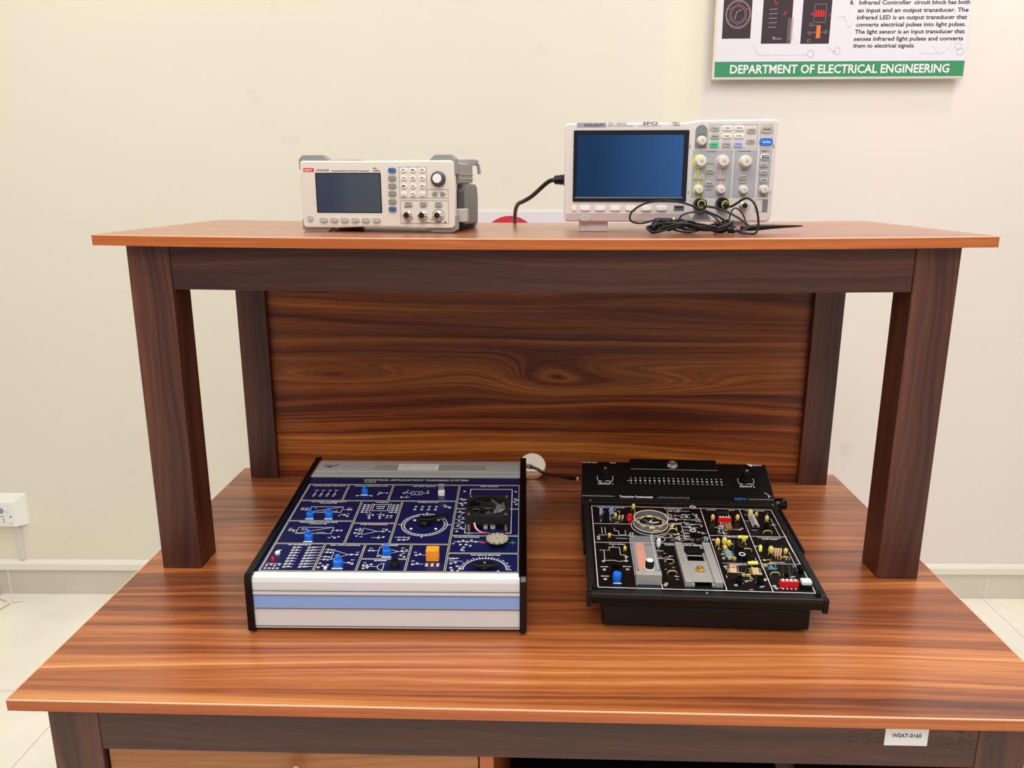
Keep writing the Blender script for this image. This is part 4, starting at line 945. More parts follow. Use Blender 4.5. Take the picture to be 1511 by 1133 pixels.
def bnc(zx, zy, parent, G=(gx, gzz), s_=1.):
    fx, fz = G; X, Z = fx(zx, zy), fz(zy)
    b = MB(); b.lathe([(.0064 * s_, 0), (.0064 * s_, .003), (.0048 * s_, .0034), (.0048 * s_, .012), (.0040 * s_, .012), (.0040 * s_, .004), (.001, .0038)], (X, 0, Z), 'y', 20)
    o = b.build('bnc_socket', M['bnc'], parent)
    b = MB(); b.lathe([(.0016 * s_, .0038), (.0016 * s_, .010), (.001, .0105)], (X, 0, Z), 'y', 12); b.lathe([(.0039 * s_, .0036), (.0039 * s_, .0042)], (X, 0, Z), 'y', 16); b.build('centre_insulator', M['ink'], o)
    b = MB(); b.lathe([(.0014, 0), (.0014, .0035)], (X + .0047, -.008, Z), 'x', 8).lathe([(.0014, 0), (.0014, .0035)], (X - .0082, -.008, Z), 'x', 8); b.build('bayonet_lug', M['bnc'], o)
    return o
for x in (894, 1001, 1110): bnc(x, 550, TG)
b = MB(); X, Z = gx(1110, 550), gzz(550); b.ring(.0095, .0088, .0004, (X, 0, Z), axis='y'); b.build('output_ring', M['ink_soft'], gf)
# corner bumpers
def bumper(x0, x1, top, outer):
    mb = MB(); zc = gz1 if top else gz0; d = 1 if top else -1; t_ = .0085 if top else .0065
    if outer < 0: pts = [(-.003, zc - d * .013), (-.003, zc + d * .002), (.003, zc + d * t_), (x1 - .01, zc + d * t_), (x1, zc - d * .0), (.004, zc - d * .0015), (.002, zc - d * .013)]
    else: pts = [(GW + .003, zc - d * .020), (GW + .003, zc + d * .002), (GW - .004, zc + d * t_), (x0 + .009, zc + d * t_), (x0, zc), (GW - .004, zc - d * .0015), (GW - .0015, zc - d * .020)]
    mb.prism(pts, .004, .022, 'y')
    return mb.build('corner_bumper', M['gen_grey'], TG, bev=.0015)
bumper(0, .045, True, -1); bumper(.196, GW, True, 1); bumper(0, .046, False, -1); bumper(.19, GW, False, 1)
# rear bumpers, handle on the right side
for xa, xb, z0_, z1_ in ((.188, GW + .010, gz1 - .004, gz1 + .0055), (-.010, .045, gz1 - .004, gz1 + .0055), (.188, GW + .006, 0, gz0 + .004), (-.006, .045, 0, gz0 + .004)):
    mb = MB(); mb.rbox(xa, xb, z0_, z1_, .148, .168, .003); mb.build('rear_bumper', M['gen_grey'], TG, bev=.001)
mb = MB(); mb.tube([(GW + .006, .158, gz1 + .001), (GW + .011, .158, gz1 - .004), (GW + .0125, .158, gz1 - .018)], .0028, 10); mb.build('handle_hook', M['gen_grey'], TG)
mb = MB(); mb.prism([(.035, gz0 + .004), (.165, gz0), (.168, gz0 + .02), (.167, gz0 + .045), (.160, gz0 + .060), (.150, gz0 + .064), (.050, gz0 + .064), (.035, gz0 + .056)], GW - .003, GW + .0085, 'x'); hd = mb.build('carry_handle', M['gen_dark'], TG, bev=.003)
mb = MB(); mb.box(GW - .004, GW + .0035, .024, .145, gz0 + .066, gz0 + .094); mb.box(GW - .004, GW + .0045, .024, .145, gz0 + .070, gz0 + .073).box(GW - .004, GW + .0045, .024, .145, gz0 + .077, gz0 + .080); mb.build('side_vent', M['btn_grey'], TG, bev=.001)
mb = MB(); mb.rbox(GW - .003, GW + .0125, gz0 + .008, gz0 + .028, .028, .05, .002); mb.build('handle_latch', M['btn_lgrey'], TG, bev=.0015)
mb = MB(); mb.box(.055, .085, .02, .15, gz1 - .003, gz1 + .0015); mb.build('top_rib', M['gen_grey'], TG, bev=.0008)

# ------------------------------------------------------------------ oscilloscope
SZ = shelf_z(.2)
TS = thing('oscilloscope', 'white digital storage oscilloscope with a wide blue-black screen on short feet', 'oscilloscope', (.0442, .4525, SZ), R(-1.2))
SW = .3105; sz0, sz1 = .0155, .1620
def sx(zx, zy): f_ = (zy - 72) / 590; l = 52 - 4 * f_; r = 1290 - 46 * f_; return (zx - l) / (r - l) * SW
def szz(zy): return sz0 + (665 - zy) / 593 * (sz1 - sz0)
GS = (sx, szz)
mb = MB(); mb.rbox(.006, SW - .006, sz0 + .004, sz1 - .006, .022, .125, .008); mb.build('case_body', M['sc_case'], TS, bev=.002)
mb = MB(); xs_ = sx(760, 80); xt = sx(845, 72)
zlow = szz(76); 
face = [(.004, sz0), (SW - .006, sz0), (SW - .001, sz0 + .005), (SW, sz0 + .02), (SW, sz1 - .003), (SW - .003, sz1 + .001), (xt, sz1), (xs_, sz1 - .0035), (.004, sz1 - .0035), (0, sz1 - .0075), (0, sz0 + .004)]
mb.prism(face, .024, 0, 'y'); sf = mb.build('front_bezel', M['sc_face'], TS, bev=.0025)
mb = MB(); mb.prism([(.003, sz0 + .002), (SW * .63, sz0 + .002), (SW * .60, szz(616)), (.003, szz(616))], -.0004, .002, 'y'); mb.build('lower_lip', M['sc_lip'], sf)
lb = fbox('screen_frame', 100, 766, 128, 545, -.0022, .003, M['bezel'], TS, .0015, GS, bev=.0008)
fbox('screen_glass', 122, 736, 156, 515, -.0026, .001, M['scr_blue'], lb, .0008, GS)
fb = MB(); X0, X1 = sx(112, 520), sx(735, 520); fb.box(X0, X1, -.0027, 0, szz(524), szz(517)); fb.build('frame_highlight', M['sc_dgrey'], lb)
lg = fbox('logo_plate', 120, 292, 86, 110, -.0006, .001, M['sc_logo'], TS, .0004, GS)
t = MB(); ftext(t, 'SIGLENT', 220, 106, 14, 115, G=GS, y=-.0006); t.build('logo_lettering', M['ink'], lg)
t = MB(); ftext(t, 'SDS 1202X-E', 302, 95, 10, 108, 'l', G=GS); ftext(t, 'Digital Storage Oscilloscope', 302, 107, 7, 145, 'l', G=GS, bold=False); ftext(t, 'SPO', 548, 97, 15, 88, G=GS); ftext(t, 'Super Phosphor Oscilloscope', 545, 107, 6, 130, G=GS, bold=False); ftext(t, '200MHz', 695, 92, 8, 50, G=GS); ftext(t, '1GSa/s', 700, 104, 8, 40, G=GS)
ftext(t, 'Vertical', 905, 256, 8, 52, G=GS); ftext(t, 'Horizontal', 1093, 254, 8, 70, G=GS); ftext(t, 'Trigger', 1205, 253, 8, 44, G=GS); ftext(t, 'Intensity', 845, 158, 7, 46, G=GS); ftext(t, 'Position', 888, 478, 7, 42, G=GS); ftext(t, 'Variable', 895, 326, 7, 42, G=GS); ftext(t, 'Zoom', 1085, 362, 7, 34, G=GS); ftext(t, 'Position', 1082, 440, 7, 42, G=GS); ftext(t, 'Level', 1200, 446, 7, 26, G=GS)
for x, y in ((838, 512), (955, 512), (1083, 512), (1196, 512)): ftext(t, 'Push', x, y, 6, 26, G=GS)
t.box(sx(778, 225), sx(781, 225), -.0003, 0, szz(236), szz(212)).box(sx(1258, 225), sx(1262, 225), -.0003, 0, szz(236), szz(212)).box(sx(768, 490), sx(771, 490), -.0003, 0, szz(500), szz(480)).box(sx(1240, 490), sx(1243, 490), -.0003, 0, szz(500), szz(480))
for i in range(3): t.box(sx(785 + i * 45, 540), sx(788 + i * 45, 540), -.0003, 0, szz(543), szz(533))
t.build('face_lettering', M['ink'], sf)
def field(x0, x1, y0, y1, m, r=.0015, d=.0004): return fbox('control_field', x0, x1, y0, y1, -d, .001, M[m], TS, r, GS)
field(790, 1020, 243, 520, 'sc_grey'); field(1028, 1160, 243, 520, 'sc_grey'); field(1172, 1240, 243, 518, 'sc_grey')
mb = MB(); x0, x1, zt_, zb_ = sx(809, 170), sx(879, 170), szz(100), szz(236); rdd = (x1 - x0) / 2
mb.prism([(x0, zb_), (x1, zb_)] + [((x0 + x1) / 2 + rdd * math.cos(PI * k / 12), zt_ - rdd + rdd * math.sin(PI * k / 12)) for k in range(13)], .001, -.0004, 'y'); mb.build('control_field', M['sc_dgrey'], TS)
t = MB(); frect(t, 885, 1168, 98, 234, 2, GS); frect(t, 1185, 1255, 98, 236, 1.5, GS); t.build('panel_outlines', M['btn_grey'], sf)
fbox('spec_label', 1195, 1225, 530, 606, -.0004, .001, M['sc_dgrey'], TS, .0004, GS); t = MB(); frect(t, 1152, 1222, 530, 606, 2, GS)
for k in range(4): ftext(t, '300 V', 1210, 548 + k * 16, 7, 22, G=GS, y=-.0005)
t.build('label_outline', M['btn_grey'], sf)
SB = lambda x, y, m, wx=54, wy=27, lab='Menu', **k: button(x, y, wx, wy, M[m], GS, TS, lab=lab, **k)
for x, y, m, lab in ((922, 120, 'btn_lgrey', 'Cursors'), (922, 165, 'btn_lgrey', 'Measure'), (918, 212, 'btn_green', 'History'), (994, 118, 'btn_white', 'Acquire'), (990, 163, 'btn_white', 'Display'), (988, 210, 'btn_lgrey', 'Decode'), (1063, 118, 'btn_white', 'Save'), (1059, 163, 'btn_white', 'Utility'), (1056, 210, 'btn_lilac', 'Print'), (1132, 132, 'btn_lgrey', 'Default'), (1128, 193, 'btn_lgrey', 'Clear')): SB(x, y, m, lab=lab)
SB(1220, 125, 'btn_lgrey', 68, 42, 'Run Stop'); SB(1216, 197, 'btn_vblue', 76, 42, 'Auto Setup', labm='white')
sb = SB(1210, 283, 'btn_white', 54, 30, 'Setup'); t = MB(); frect(t, 1191, 1231, 274, 293, 3.5, GS, y=-.0031); t.build('black_border', M['black'], sb)
for y, l in ((328, 'Auto'), (372, 'Normal'), (418, 'Single')): SB(1206 - y * .01, y, 'btn_lgrey', 48, 25, l)
t = MB()
for y0, y1 in ((338, 384), (418, 452), (495, 545)): t.box(sx(824, y0), sx(832, y0), -.0007, 0, szz(y1), szz(y0))
def fring(mb, x, y, ro, ri, yy=-.0007, sy=1.): X = sx(x, y); k = .000251; mb.ring(ro * k, ri * k, .0012, (X, 0, szz(y)), axis='y', sy=sy)
fring(t, 833, 308, 41, 33); fring(t, 828, 400, 33, 27, sy=.62); fring(t, 825, 473, 31, 25); t.build('yellow_channel_print', M['yellow'], sf)
t = MB()
for y0, y1 in ((338, 384), (418, 452), (495, 545)): t.box(sx(952, y0), sx(960, y0), -.0007, 0, szz(y1), szz(y0))
fring(t, 962, 308, 41, 33); fring(t, 955, 473, 31, 25); t.build('pink_channel_print', M['pink'], sf)
def knobp(h): return lambda r: [(r * 1.05, 0), (r * 1.05, .002), (r * .96, .003), (r * .9, h - .002), (r * .78, h - .0003), (r * .3, h)]
for x, y, r_, h in ((838, 308, 34, .013), (967, 308, 34, .013), (1096, 309, 34, .013), (827, 473, 25, .011), (953, 473, 25, .011), (1083, 473, 25, .011), (1200, 471, 26, .011), (845, 190, 27, .011)):
    kq = ell('rotary_knob', x, y, r_, r_, 0, 0, M['gen_face'], TS, GS, 24, knobp(h)); ell('knob_dimple', x + 2, y, r_ * .3, r_ * .3, -h - .0004, -h + .001, M['btn_lgrey'], kq, GS, 12)
for x, y, m, lab in ((828, 400, 'btn_lgrey', '1'), (957, 401, 'sc_lip', '2'), (893, 364, 'btn_lgrey', 'Math'), (890, 437, 'btn_lgrey', 'Ref'), (1083, 400, 'btn_lgrey', 'Roll')): SB(x, y, m, 50, 27, lab if len(lab) > 1 else None)
for k, x in enumerate((172, 258, 347, 437, 527, 615)): SB(x, 584, 'btn_white', 60, 28, None, name='soft_key')
ell('round_key', 107, 585, 14, 16, -.0022, .001, M['btn_white'], TS, GS)
ell('power_button', 170, 643, 35, 19, -.0022, .001, M['btn_lgrey'], TS, GS)
ub = fbox('usb_port', 686, 746, 565, 596, -.0012, .001, M['bnc'], TS, .0005, GS); fbox('usb_slot', 691, 741, 572, 582, -.0016, .001, M['black'], ub, .0002, GS); fbox('usb_slot', 691, 741, 586, 591, -.0016, .001, M['black'], ub, .0002, GS)
for x, y in ((830, 560), (958, 556), (1085, 568)): bnc(x, y, TS, GS, .95)
mb = MB(); mb.prism([(sx(790, 645), szz(650)), (sx(900, 645), szz(650)), (sx(880, 612), szz(612)), (sx(810, 612), szz(612))], -.0006, .001, 'y'); mb.build('probe_tab', M['sc_dgrey'], TS)
for x0 in (.0245, .235):
    mb = MB(); mb.prism([(.012, .0), (.012, sz0 + .004), (.05, sz0 + .004), (.046, 0)], x0, x0 + .043, 'x'); mb.build('fold_out_foot', M['sc_face'], TS, bev=.001)

# ------------------------------------------------------------------ scope power cord and probes
pc = thing('power_lead', 'black power cord leaving the left side of the oscilloscope and dropping behind the shelf', 'cord', (.03, .55, 1.334))
def off(pts, o): return [tuple(a - b for a, b in zip(p, o.location)) for p in pts]
mb = MB(); mb.tube(off([(.047, .552, 1.3345), (.0285, .55, 1.334), (.0192, .56, 1.3298), (.0076, .58, 1.3197), (-.006, .61, 1.3076), (-.0203, .64, 1.2988), (-.0304, .67, 1.2935), (-.0362, .71, 1.2822), (-.0387, .75, 1.266), (-.0395, .772, 1.2529), (-.0420, .776, 1.20), (-.06, .778, 1.10), (-.085, .780, .98), (-.10, .784, .87), (-.105, .80, .77), (-.106, .81, .60)], pc), .0036, 10); mb.build('cable', M['rubber'], pc)
mb = MB(); mb.tube(off([(.052, .553, 1.3348), (.040, .5515, 1.3346), (.0305, .5505, 1.3342)], pc), lambda t_: .0078 - .0022 * t_, 12, 5); pg = mb.build('plug', M['rubber'], pc)
mb = MB()
for k in range(4): mb.tube(off([(.032 + k * .0042, .5506, 1.3342), (.0342 + k * .0042, .5508, 1.3343)], pc), .0074 + k * .0004, 12, 1)
mb.build('strain_relief', M['black'], pg)

random.seed(5)
def coil(cx, cy, z, rx, ry, n, turns, ph, jit=.006):
    pts = []
    for k in range(int(n * turns) + 1):
        a = ph + 2 * PI * k / n; j = 1 + random.uniform(-1, 1) * .10
        pts.append((cx + rx * j * math.cos(a) + random.uniform(-jit, jit) * .3, cy + ry * j * math.sin(a), z + .006 * (1 + math.sin(a * 1.7 + k)) + .0012 * k / n * 1.6))
    return pts
p1 = thing('oscilloscope_probe', 'black probe with a yellow band, plugged into the yellow channel of the oscilloscope', 'probe', (.19, .42, shelf_z(.19)))
p2 = thing('oscilloscope_probe', 'black probe whose tip points right past the oscilloscope, plugged into its pink channel', 'probe', (.36, .42, shelf_z(.36)))
zs = shelf_z(.23)
A = [(.2415, .436, 1.3000), (.246, .418, 1.2970), (.2658, .40, 1.2932), (.2869, .392, 1.2837), (.306, .385, 1.2700), (.298, .383, 1.2640), (.28, .392, 1.2620)]
A += coil(.226, .398, zs + .002, .058, .024, 9, 3.6, .3)
A += [(.176, .398, 1.264), (.172, .41, 1.270), (.1766, .416, 1.2744)]
mb = MB(); mb.tube(off(A, p1), .0017, 7, 5)
B = [(.1756, .418, 1.2759), (.1591, .42, 1.2717), (.1443, .42, 1.2735), (.1403, .42, 1.2807), (.1455, .42, 1.2907), (.1635, .42, 1.3006), (.1854, .42, 1.3043), (.2093, .42, 1.3025), (.226, .412, 1.2982), (.238, .405, 1.293), (.2554, .4, 1.287), (.2722, .4, 1.2781), (.2823, .405, 1.2687), (.27, .41, 1.263)]
mb.tube(off(B, p1), .0015, 7, 6); mb.build('cable', M['rubber'], p1)
def probe(parent, a, b, tip, band_m, band_at):
    mb = MB(); L_ = (Vector(b) - Vector(a))
    mb.tube(off([a, tuple(Vector(a) + L_ * .5), b], parent), lambda t_: .0033 + .0012 * math.sin(PI * min(1, t_ * 1.1)), 12, 8); pb = mb.build('probe_body', M['black'], parent)
    mb = MB(); q = Vector(a) + L_ * band_at; d_ = L_.normalized() * .0011; mb.tube(off([tuple(q - d_), tuple(q + d_)], parent), .0050, 14, 1); mb.build('colour_band', M[band_m], pb)
    mb = MB(); mb.tube(off([b, tuple((Vector(b) + Vector(tip)) / 2), tip], parent), lambda t_: .0034 - .0024 * t_, 10, 6); mb.build('probe_tip', M['black'], pb)
probe(p1, (.1756, .418, 1.2752), (.206, .416, 1.2752), (.214, .414, 1.277), 'yellow', .93)
B2 = [(.212, .415, 1.2770), (.2150, .415, 1.2825), (.2229, .415, 1.2863), (.2375, .414, 1.2884), (.2504, .412, 1.2872), (.2615, .408, 1.2816), (.267, .4, 1.2745)]
B2 += coil(.232, .392, zs + .005, .047, .016, 9, 2.2, .2)
C2 = [(.277, .428, 1.2975), (.2842, .412, 1.2958), (.2888, .40, 1.2994), (.2983, .39, 1.3075), (.3059, .385, 1.3067), (.3123, .38, 1.2982), (.3167, .378, 1.2825), (.3172, .376, 1.2685), (.3134, .374, 1.2600), (.303, .372, 1.2595), (.294, .380, 1.2605), (.286, .388, 1.2640), (.27, .395, 1.2630)]
C2 += coil(.224, .402, zs + .001, .057, .022, 9, 2.4, .1)
D2 = [(.2831, .41, 1.2650), (.2849, .41, 1.2849), (.2907, .41, 1.2938), (.2991, .41, 1.2894), (.3055, .41, 1.2804), (.3077, .405, 1.2680), (.3036, .40, 1.2640)]
mb = MB(); mb.tube(off(B2, p2), .0014, 7, 5).tube(off(C2, p2), .0017, 7, 5).tube(off(D2, p2), .0011, 6, 5); mb.build('cable', M['rubber'], p2)
probe(p2, (.300, .400, 1.2655), (.350, .420, 1.2668), (.402, .446, 1.2668), 'black', .5)
mb = MB(); mb.tube(off([(.2775, .386, 1.2645), (.2865, .382, 1.2645)], p2), .0052, 12, 1); cl = mb.build('ground_clip', M['black'], p2)
mb = MB(); mb.tube(off([(.2865, .382, 1.2645), (.2875, .3815, 1.2645)], p2), .002, 10, 1); mb.build('clip_pin', M['chrome'], cl)
# rubber boots over the BNC sockets
Ms = TS.matrix_basis
for par, zx, zy, bm_, bend in ((p1, 830, 560, 'yellow', (.2415, .434, 1.300)), (p2, 958, 556, 'yellow', (.2775, .428, 1.2972))):
    q = Ms @ Vector((sx(zx, zy), 0, szz(zy)))
    mb = MB(); a_ = q + Vector((0, -.002, 0)); b2 = q + Vector((.001, -.013, -.0003)); e_ = Vector(bend) + Vector((.004, -.008, -.001))
    mb.tube(off([tuple(a_), tuple(b2)], par), .0092, 16, 1); bo = mb.build('bnc_plug', M['black'], par)
    mb = MB(); mb.tube(off([tuple(b2), tuple((b2 + e_) / 2 + Vector((0, -.002, .001))), tuple(e_)], par), lambda t_: .0068 - .0030 * t_, 12, 5); mb.build('boot', M['rubber'], bo)
    mb = MB(); m1 = (b2 * .45 + e_ * .55) + Vector((0, -.002, .001)); dd = (e_ - b2).normalized() * .0009; mb.tube(off([tuple(m1 - dd), tuple(m1 + dd)], par), .0058, 14, 1); mb.build('colour_band', M[bm_], bo)

# cord through the cable hole to the right trainer
pd = thing('power_lead', 'black lead coming through the round hole in the back panel to the black trainer', 'cord', (0, .735, .77))
mb = MB(); mb.tube(off([(-.040, .800, .690), (-.034, .786, .745), (-.022, .766, .7660), (-.0051, .735, .7735), (.0063, .71, .7788), (.0183, .66, .7896), (.0321, .62, .8005), (.045, .58, .8140), (.060, .53, .8290), (.070, .512, .8345), (.0765, .508, .8360)], pd), .0032, 10, 6); mb.build('cable', M['rubber'], pd)
mb = MB(); mb.tube(off([(.0755, .5085, .8358), (.0795, .5075, .8364)], pd), .0045, 12, 1); mb.build('plug', M['chrome'], pd)
mb = MB(); mb.tube(off([(-.016, .755, .7690), (-.0105, .745, .7715), (-.0055, .7355, .7735)], pd), .0050, 12, 3); mb.build('grey_sleeve', M['gen_grey'], pd)

# ------------------------------------------------------------------ poster on the wall
PO = thing('wall_poster', 'laminated department poster board with a green footer band, hung above the oscilloscope', 'poster')
PO.matrix_world = WALL @ Matrix.Translation((.4885, -.030, 1.6115)) @ Matrix.Rotation(R(-.2), 4, 'Y')
PW, PH = .699, .95; ku = PW / 1357
def qx(zx, zy=437): return (zx - 75 - (437 - zy) * .03) * ku
def qz(zy): return (437 - zy) * .000478
mb = MB(); mb.box(0, PW, 0, .0118, 0, PH); mb.build('board', M['foam'], PO, bev=.0008)
for bx_ in (.10, PW - .14):
    mb = MB(); mb.box(bx_, bx_ + .04, .0118, .030, PH - .12, PH - .06); mb.build('hanging_block', M['foam'], PO)
mb = MB(); mb.box(.006, PW - .002, -.0006, 0, .003, PH - .003); pf = mb.build('printed_sheet', M['poster'], PO)
mb = MB(); mb.box(.006, PW - .002, -.0009, -.0005, qz(425), qz(340)); mb.build('green_band', M['poster_green'], PO)
t = MB(); t.text('DEPARTMENT OF ELECTRICAL ENGINEERING', qx(760), qz(404), .0228, ku * 1180, plane='xz', T=Matrix.Translation((0, -.0009, 0)), bold=True); t.build('footer_lettering', M['white'], PO)
t = MB()
def ptext(s, x0, x1, zy, h=12.5, bold=True): t.text(s, qx(x0, zy), qz(zy), h * .001 * .86, (x1 - x0) * ku, 'l', bold, plane='xz', T=Matrix.Translation((0, -.0007, 0)))
ptext('8.', 797, 818, 37, bold=True); ptext('Infrared Controller', 845, 1120, 37, bold=True); ptext('circuit block has both', 1135, 1430, 37)
ptext('an input and an output transducer. The', 840, 1426, 78); ptext('infrared LED is an output transducer that', 838, 1422, 116); ptext('converts electrical pulses into light pulses.', 836, 1418, 154)
ptext('The light sensor is an input transducer that', 832, 1416, 192); ptext('senses infrared light pulses and converts', 828, 1411, 230); ptext('them to electrical signals.', 826, 1156, 267)
ptext('7.', 797, 818, -40, bold=True); ptext('Capacitance Sensor', 845, 1110, -40, bold=True); ptext('circuit block uses a plate', 1125, 1432, -40); ptext('as an input transducer.', 845, 1180, -2)
t.build('body_lettering', M['ink_dark'], PO)
def pbox(mb, x0, x1, z0, z1, y=-.0009): zm = (z0 + z1) / 2; mb.box(qx(x0, zm), qx(x1, zm), y, -.0005, qz(z1), qz(z0))
for x0, x1, zb in ((128, 280, 215), (338, 496, 243), (549, 702, 245)):
    t = MB(); pbox(t, x0, x1, -150, zb); t.build('dark_picture', M['poster_pic'], PO)
t = MB(); Tq = Matrix.Translation((0, -.0009, 0)) @ Matrix.Rotation(R(90), 4, 'X')
g = MB(Tq)
for r_ in (.036, .033, .024, .020): g.arc(qx(206, 90), qz(85), r_, w=.0012 if r_ > .03 else .0008, n=30, sx=.95, h=.0002)
g.line([(qx(190, 90), qz(110)), (qx(197, 90), qz(75)), (qx(222, 90), qz(60))], .0016, .0002)
for k in range(5): g.line([(qx(362), qz(60 + k * 24)), (qx(402), qz(58 + k * 24))], .0014, .0002)
g.rect(qx(466), qx(498) - .004, qz(236), qz(108), .0010, .0002)
for k in range(14): g.line([(qx(474), qz(120 + k * 8)), (qx(488), qz(120 + k * 8))], .0016, .0002)
g.rect(qx(600), qx(662), qz(130), qz(34), .0008, .0002)
for p in ((586, 142), (582, 188), (582, 228), (670, 182)): g.arc(qx(p[0]), qz(p[1]), .004, w=.001, n=12, h=.0002)
g.line([(qx(590), qz(185)), (qx(668), qz(183))], .0008, .0002); g.line([(qx(590), qz(145)), (qx(620), qz(148))], .0008, .0002)
g.text('Capacitance', qx(412), qz(220), .0045, .026)
g.build('picture_drawings', M['poster_lines'], PO)
g = MB(Tq); g.mi = 0
for k in range(4): g.box(qx(606 + k * 13), qx(615 + k * 13), qz(100), qz(66), 0, .0002)
g.box(qx(585), qx(594), qz(92), qz(80), 0, .0002).box(qx(678), qx(687), qz(96), qz(86), 0, .0002)
for k in range(6): a = k * 60 + 30; X_, Z_ = qx(206, 90) + .028 * math.cos(R(a)), qz(85) + .028 * math.sin(R(a)); g.box(X_ - .0035, X_ + .0035, Z_ - .0012, Z_ + .0012, 0, .0002)
g.line([(qx(385), qz(18)), (qx(398), qz(30))], .003, .0002); g.line([(qx(438), qz(88)), (qx(452), qz(72))], .0026, .0002)
g.build('picture_red_marks', M['red'], PO)
g = MB(Tq); g.box(qx(618), qx(640), qz(215), qz(146), 0, .0002).box(qx(388), qx(400), qz(216), qz(206), 0, .0002); g.build('picture_tan_marks', M['copper'], PO)
g = MB(Tq @ Matrix.Translation((0, 0, -.0002)))
for path in ([(280, 240), (320, 305), (580, 305)], [(690, 265), (720, 290), (738, 285)], [(500, 200), (520, 240), (500, 250)], [(720, 100), (760, 100), (790, 160), (810, 130)], [(1180, 300), (1300, 300), (1340, 270), (1350, 200)], [(1250, 260), (1280, 300)]):
    g.line([(qx(x), qz(z)) for x, z in path], .0018, .0002)
for x, z in ((597, 300), (738, 285), (1396, 290), (1385, 262)): g.arc(qx(x), qz(z), .009, w=.0016, n=16, h=.0002)
g.build('pale_circuit_traces', M['poster_line'], PO)

# ------------------------------------------------------------------ white sheet with a red disc behind the shelf
SG = thing('wall_sign', 'white wall sign with a red disc, its top just showing above the shelf', 'sign')
SG.matrix_world = WALL @ Matrix.Translation((0, 0, 0))
mb = MB(); mb.box(-.235, .30, -.006, 0, .96, 1.2505); mb.build('sheet', M['sign_white'], SG, bev=.0008)
mb = MB(); mb.lathe([(.084, 0), (.084, .0008)], (-.078, -.006, 1.153), 'y', 64); mb.build('red_disc', M['sign_red'], SG)

# ------------------------------------------------------------------ socket box and cable on the left
SK = thing('socket_box', 'white wall socket box with switches low on the wall left of the bench', 'socket')
SK.matrix_world = WALL @ Matrix.Translation((-1.652, 0, .2475))
mb = MB(); w_, h_, d_ = .152, .1085, .034
mb.add([(-w_, 0, 0), (0, 0, 0), (0, 0, h_), (-w_, 0, h_), (-w_ + .02, -d_, .004), (-.026, -d_, .004), (-.026, -d_, h_ - .022), (-w_ + .02, -d_, h_ - .022)], [(4, 5, 6, 7), (0, 1, 5, 4), (1, 2, 6, 5), (2, 3, 7, 6), (3, 0, 4, 7), (3, 2, 1, 0)])
mb.build('box', M['socket'], SK, bev=.001)
mb = MB(); mb.box(-w_ + .023, -.029, -d_ - .002, -d_, .008, h_ - .026); fp = mb.build('face_plate', M['socket'], SK, bev=.0008)
mb = MB(); mb.box(-.052, -.040, -d_ - .0055, -d_ - .002, .060, .071); mb.build('rocker_switch', M['btn_white'], SK, bev=.001)
mb = MB(); mb.lathe([(.010, 0), (.010, .0006)], (-.066, -d_ - .002, .060), 'y', 20); mb.build('purple_sticker', M['purple'], SK)
mb = MB()
for x, z, r_ in ((-.036, .040, .0028), (-.060, .030, .0022), (-.060, .022, .0022), (-.060, .040, .002), (-.0665, .041, .002)): mb.lathe([(r_, 0), (r_, .0004)], (x, -d_ - .002, z), 'y', 12)
mb.box(-.044, -.034, -d_ - .0024, -d_ - .002, .0165, .0175)
mb.build('socket_holes', M['ink'], SK)
WC = thing('white_cable', 'thin white cable with a small tie lying on the floor by the left wall', 'cable', (-1.70, 1.52, 0))
mb = MB(); mb.tube(off([(-1.80, 1.565, .15), (-1.785, 1.563, .10), (-1.778, 1.555, .055), (-1.768, 1.54, .015), (-1.745, 1.53, .006), (-1.708, 1.51, .006), (-1.715, 1.46, .006), (-1.705, 1.36, .006), (-1.70, 1.25, .006), (-1.75, 1.15, .006)], WC), .0045, 8, 6); mb.build('cable_run', M['cable_w'], WC)
mb = MB(); mb.tube(off([(-1.716, 1.514, .007), (-1.702, 1.506, .007)], WC), .0085, 10, 1); mb.build('cable_tie', M['cable_w'], WC)
mb = MB(); mb.tube(off([(-1.704, 1.507, .007), (-1.675, 1.522, .004)], WC), .0022, 6, 1); mb.build('tie_tail', M['cable_w'], WC)

# ------------------------------------------------------------------ light, world, camera
def area(name, loc, tgt, size, power, col, sy=None):
    l = bpy.data.lights.new(name, 'AREA'); l.energy = power; l.size = size; l.color = col
    if sy: l.shape = 'RECTANGLE'; l.size_y = sy
    o = bpy.data.objects.new(name, l); COL.objects.link(o); o.location = loc
    o.rotation_euler = (Vector(tgt) - Vector(loc)).to_track_quat('-Z', 'Y').to_euler(); return o
area('ceiling_light_near', (-.2, -2.3, 2.9), (0, -1.2, -.6), 1.2, 54, (1, .97, .92), 1.2)
area('ceiling_light_left', (-1.3, .35, 2.9), (-1.3, .5, 0), .9, 22, (1, .96, .88), .9)
area('ceiling_light_right', (1.2, .35, 2.9), (1.2, .5, 0), .9, 22, (1, .96, .93), .9)
area('ceiling_light_wall', (1.35, 1.22, 2.85), (1.3, 1.25, 0), .22, 7, (1, .96, .95))
area('ceiling_light_over', (.0, -.5, 2.9), (0, -.4, 0), 1.0, 20, (1, .97, .92), .6)
wd = bpy.data.worlds.new('room_ambient'); bpy.context.scene.world = wd; wd.use_nodes = True
nt = wd.node_tree; bg = nt.nodes['Background']; bg.inputs['Strength'].default_value = .68
tc = nt.nodes.new('ShaderNodeTexCoord'); sp = nt.nodes.new('ShaderNodeSeparateXYZ'); nt.links.new(tc.outputs['Generated'], sp.inputs[0])
cr = nt.nodes.new('ShaderNodeValToRGB'); mr = nt.nodes.new('ShaderNodeMapRange'); mr.inputs['From Min'].default_value = -1; mr.inputs['From Max'].default_value = 1
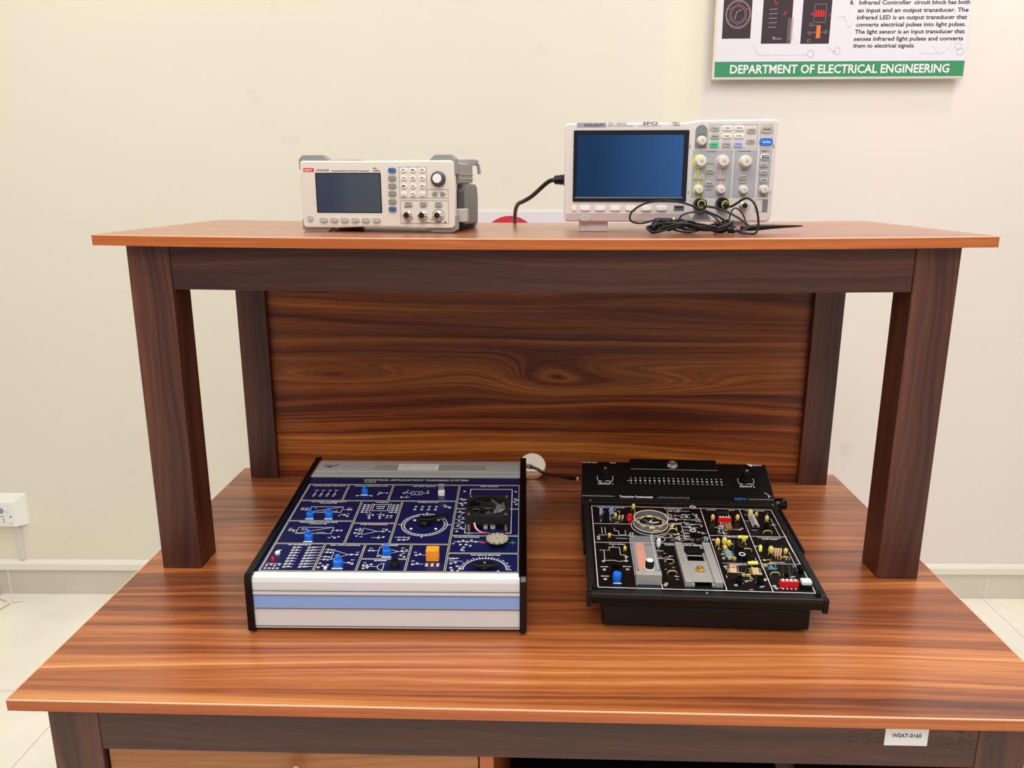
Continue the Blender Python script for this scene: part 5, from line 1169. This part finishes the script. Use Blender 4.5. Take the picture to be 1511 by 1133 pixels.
nt.links.new(sp.outputs['Z'], mr.inputs['Value']); nt.links.new(mr.outputs['Result'], cr.inputs['Fac'])
cr.color_ramp.elements[0].color = (.62, .57, .53, 1); cr.color_ramp.elements[1].color = (1, .98, .95, 1)
e_ = cr.color_ramp.elements.new(.52); e_.color = (.80, .78, .76, 1)
# unseen dark, grey and bluish bands added behind the camera for the screen reflections
r2 = nt.nodes.new('ShaderNodeValToRGB'); m2 = nt.nodes.new('ShaderNodeMapRange'); m2.inputs['From Min'].default_value = -1; m2.inputs['From Max'].default_value = 1
nt.links.new(sp.outputs['X'], m2.inputs['Value']); nt.links.new(m2.outputs['Result'], r2.inputs['Fac'])
r2.color_ramp.elements[0].color = (.9, .9, .9, 1); r2.color_ramp.elements[1].color = (1, 1, 1, 1)
for p, c in ((.26, (.4, .42, .5)), (.285, (.12, .17, .36)), (.299, (.12, .17, .36)), (.303, (.46, .50, .50)), (.45, (.55, .55, .57)), (.495, (.10, .10, .12)), (.515, (.12, .13, .15)), (.59, (1.1, 1.15, 1.25)), (.75, (1.0, 1.0, 1.0))):
    k = r2.color_ramp.elements.new(p); k.color = c + (1,)
yl = nt.nodes.new('ShaderNodeMapRange'); yl.inputs['From Min'].default_value = -.2; yl.inputs['From Max'].default_value = -.6; nt.links.new(sp.outputs['Y'], yl.inputs['Value'])
mxw = nt.nodes.new('ShaderNodeMix'); mxw.data_type = 'RGBA'; mxw.blend_type = 'MULTIPLY'
nt.links.new(yl.outputs['Result'], mxw.inputs['Factor']); nt.links.new(cr.outputs['Color'], mxw.inputs['A']); nt.links.new(r2.outputs['Color'], mxw.inputs['B'])
nt.links.new(mxw.outputs['Result'], bg.inputs['Color'])

cam = bpy.data.cameras.new('camera'); co = bpy.data.objects.new('camera', cam); COL.objects.link(co)
cam.sensor_fit = 'HORIZONTAL'; cam.sensor_width = 36; cam.lens = 1174.39 / 1511 * 36; cam.clip_start = .01
p_, y_ = -.2459, -.0314
fwd = Vector((math.sin(y_) * math.cos(p_), math.cos(y_) * math.cos(p_), math.sin(p_))); rt = Vector((math.cos(y_), -math.sin(y_), 0)); up = rt.cross(fwd)
mt = Matrix((rt, up, -fwd)).transposed().to_4x4(); mt.translation = Vector((.0041, -.7847, 1.3275)); co.matrix_world = mt
sc = bpy.context.scene; sc.camera = co
sc.view_settings.view_transform = 'Standard'; sc.view_settings.look = 'None'; sc.view_settings.exposure = -0.08
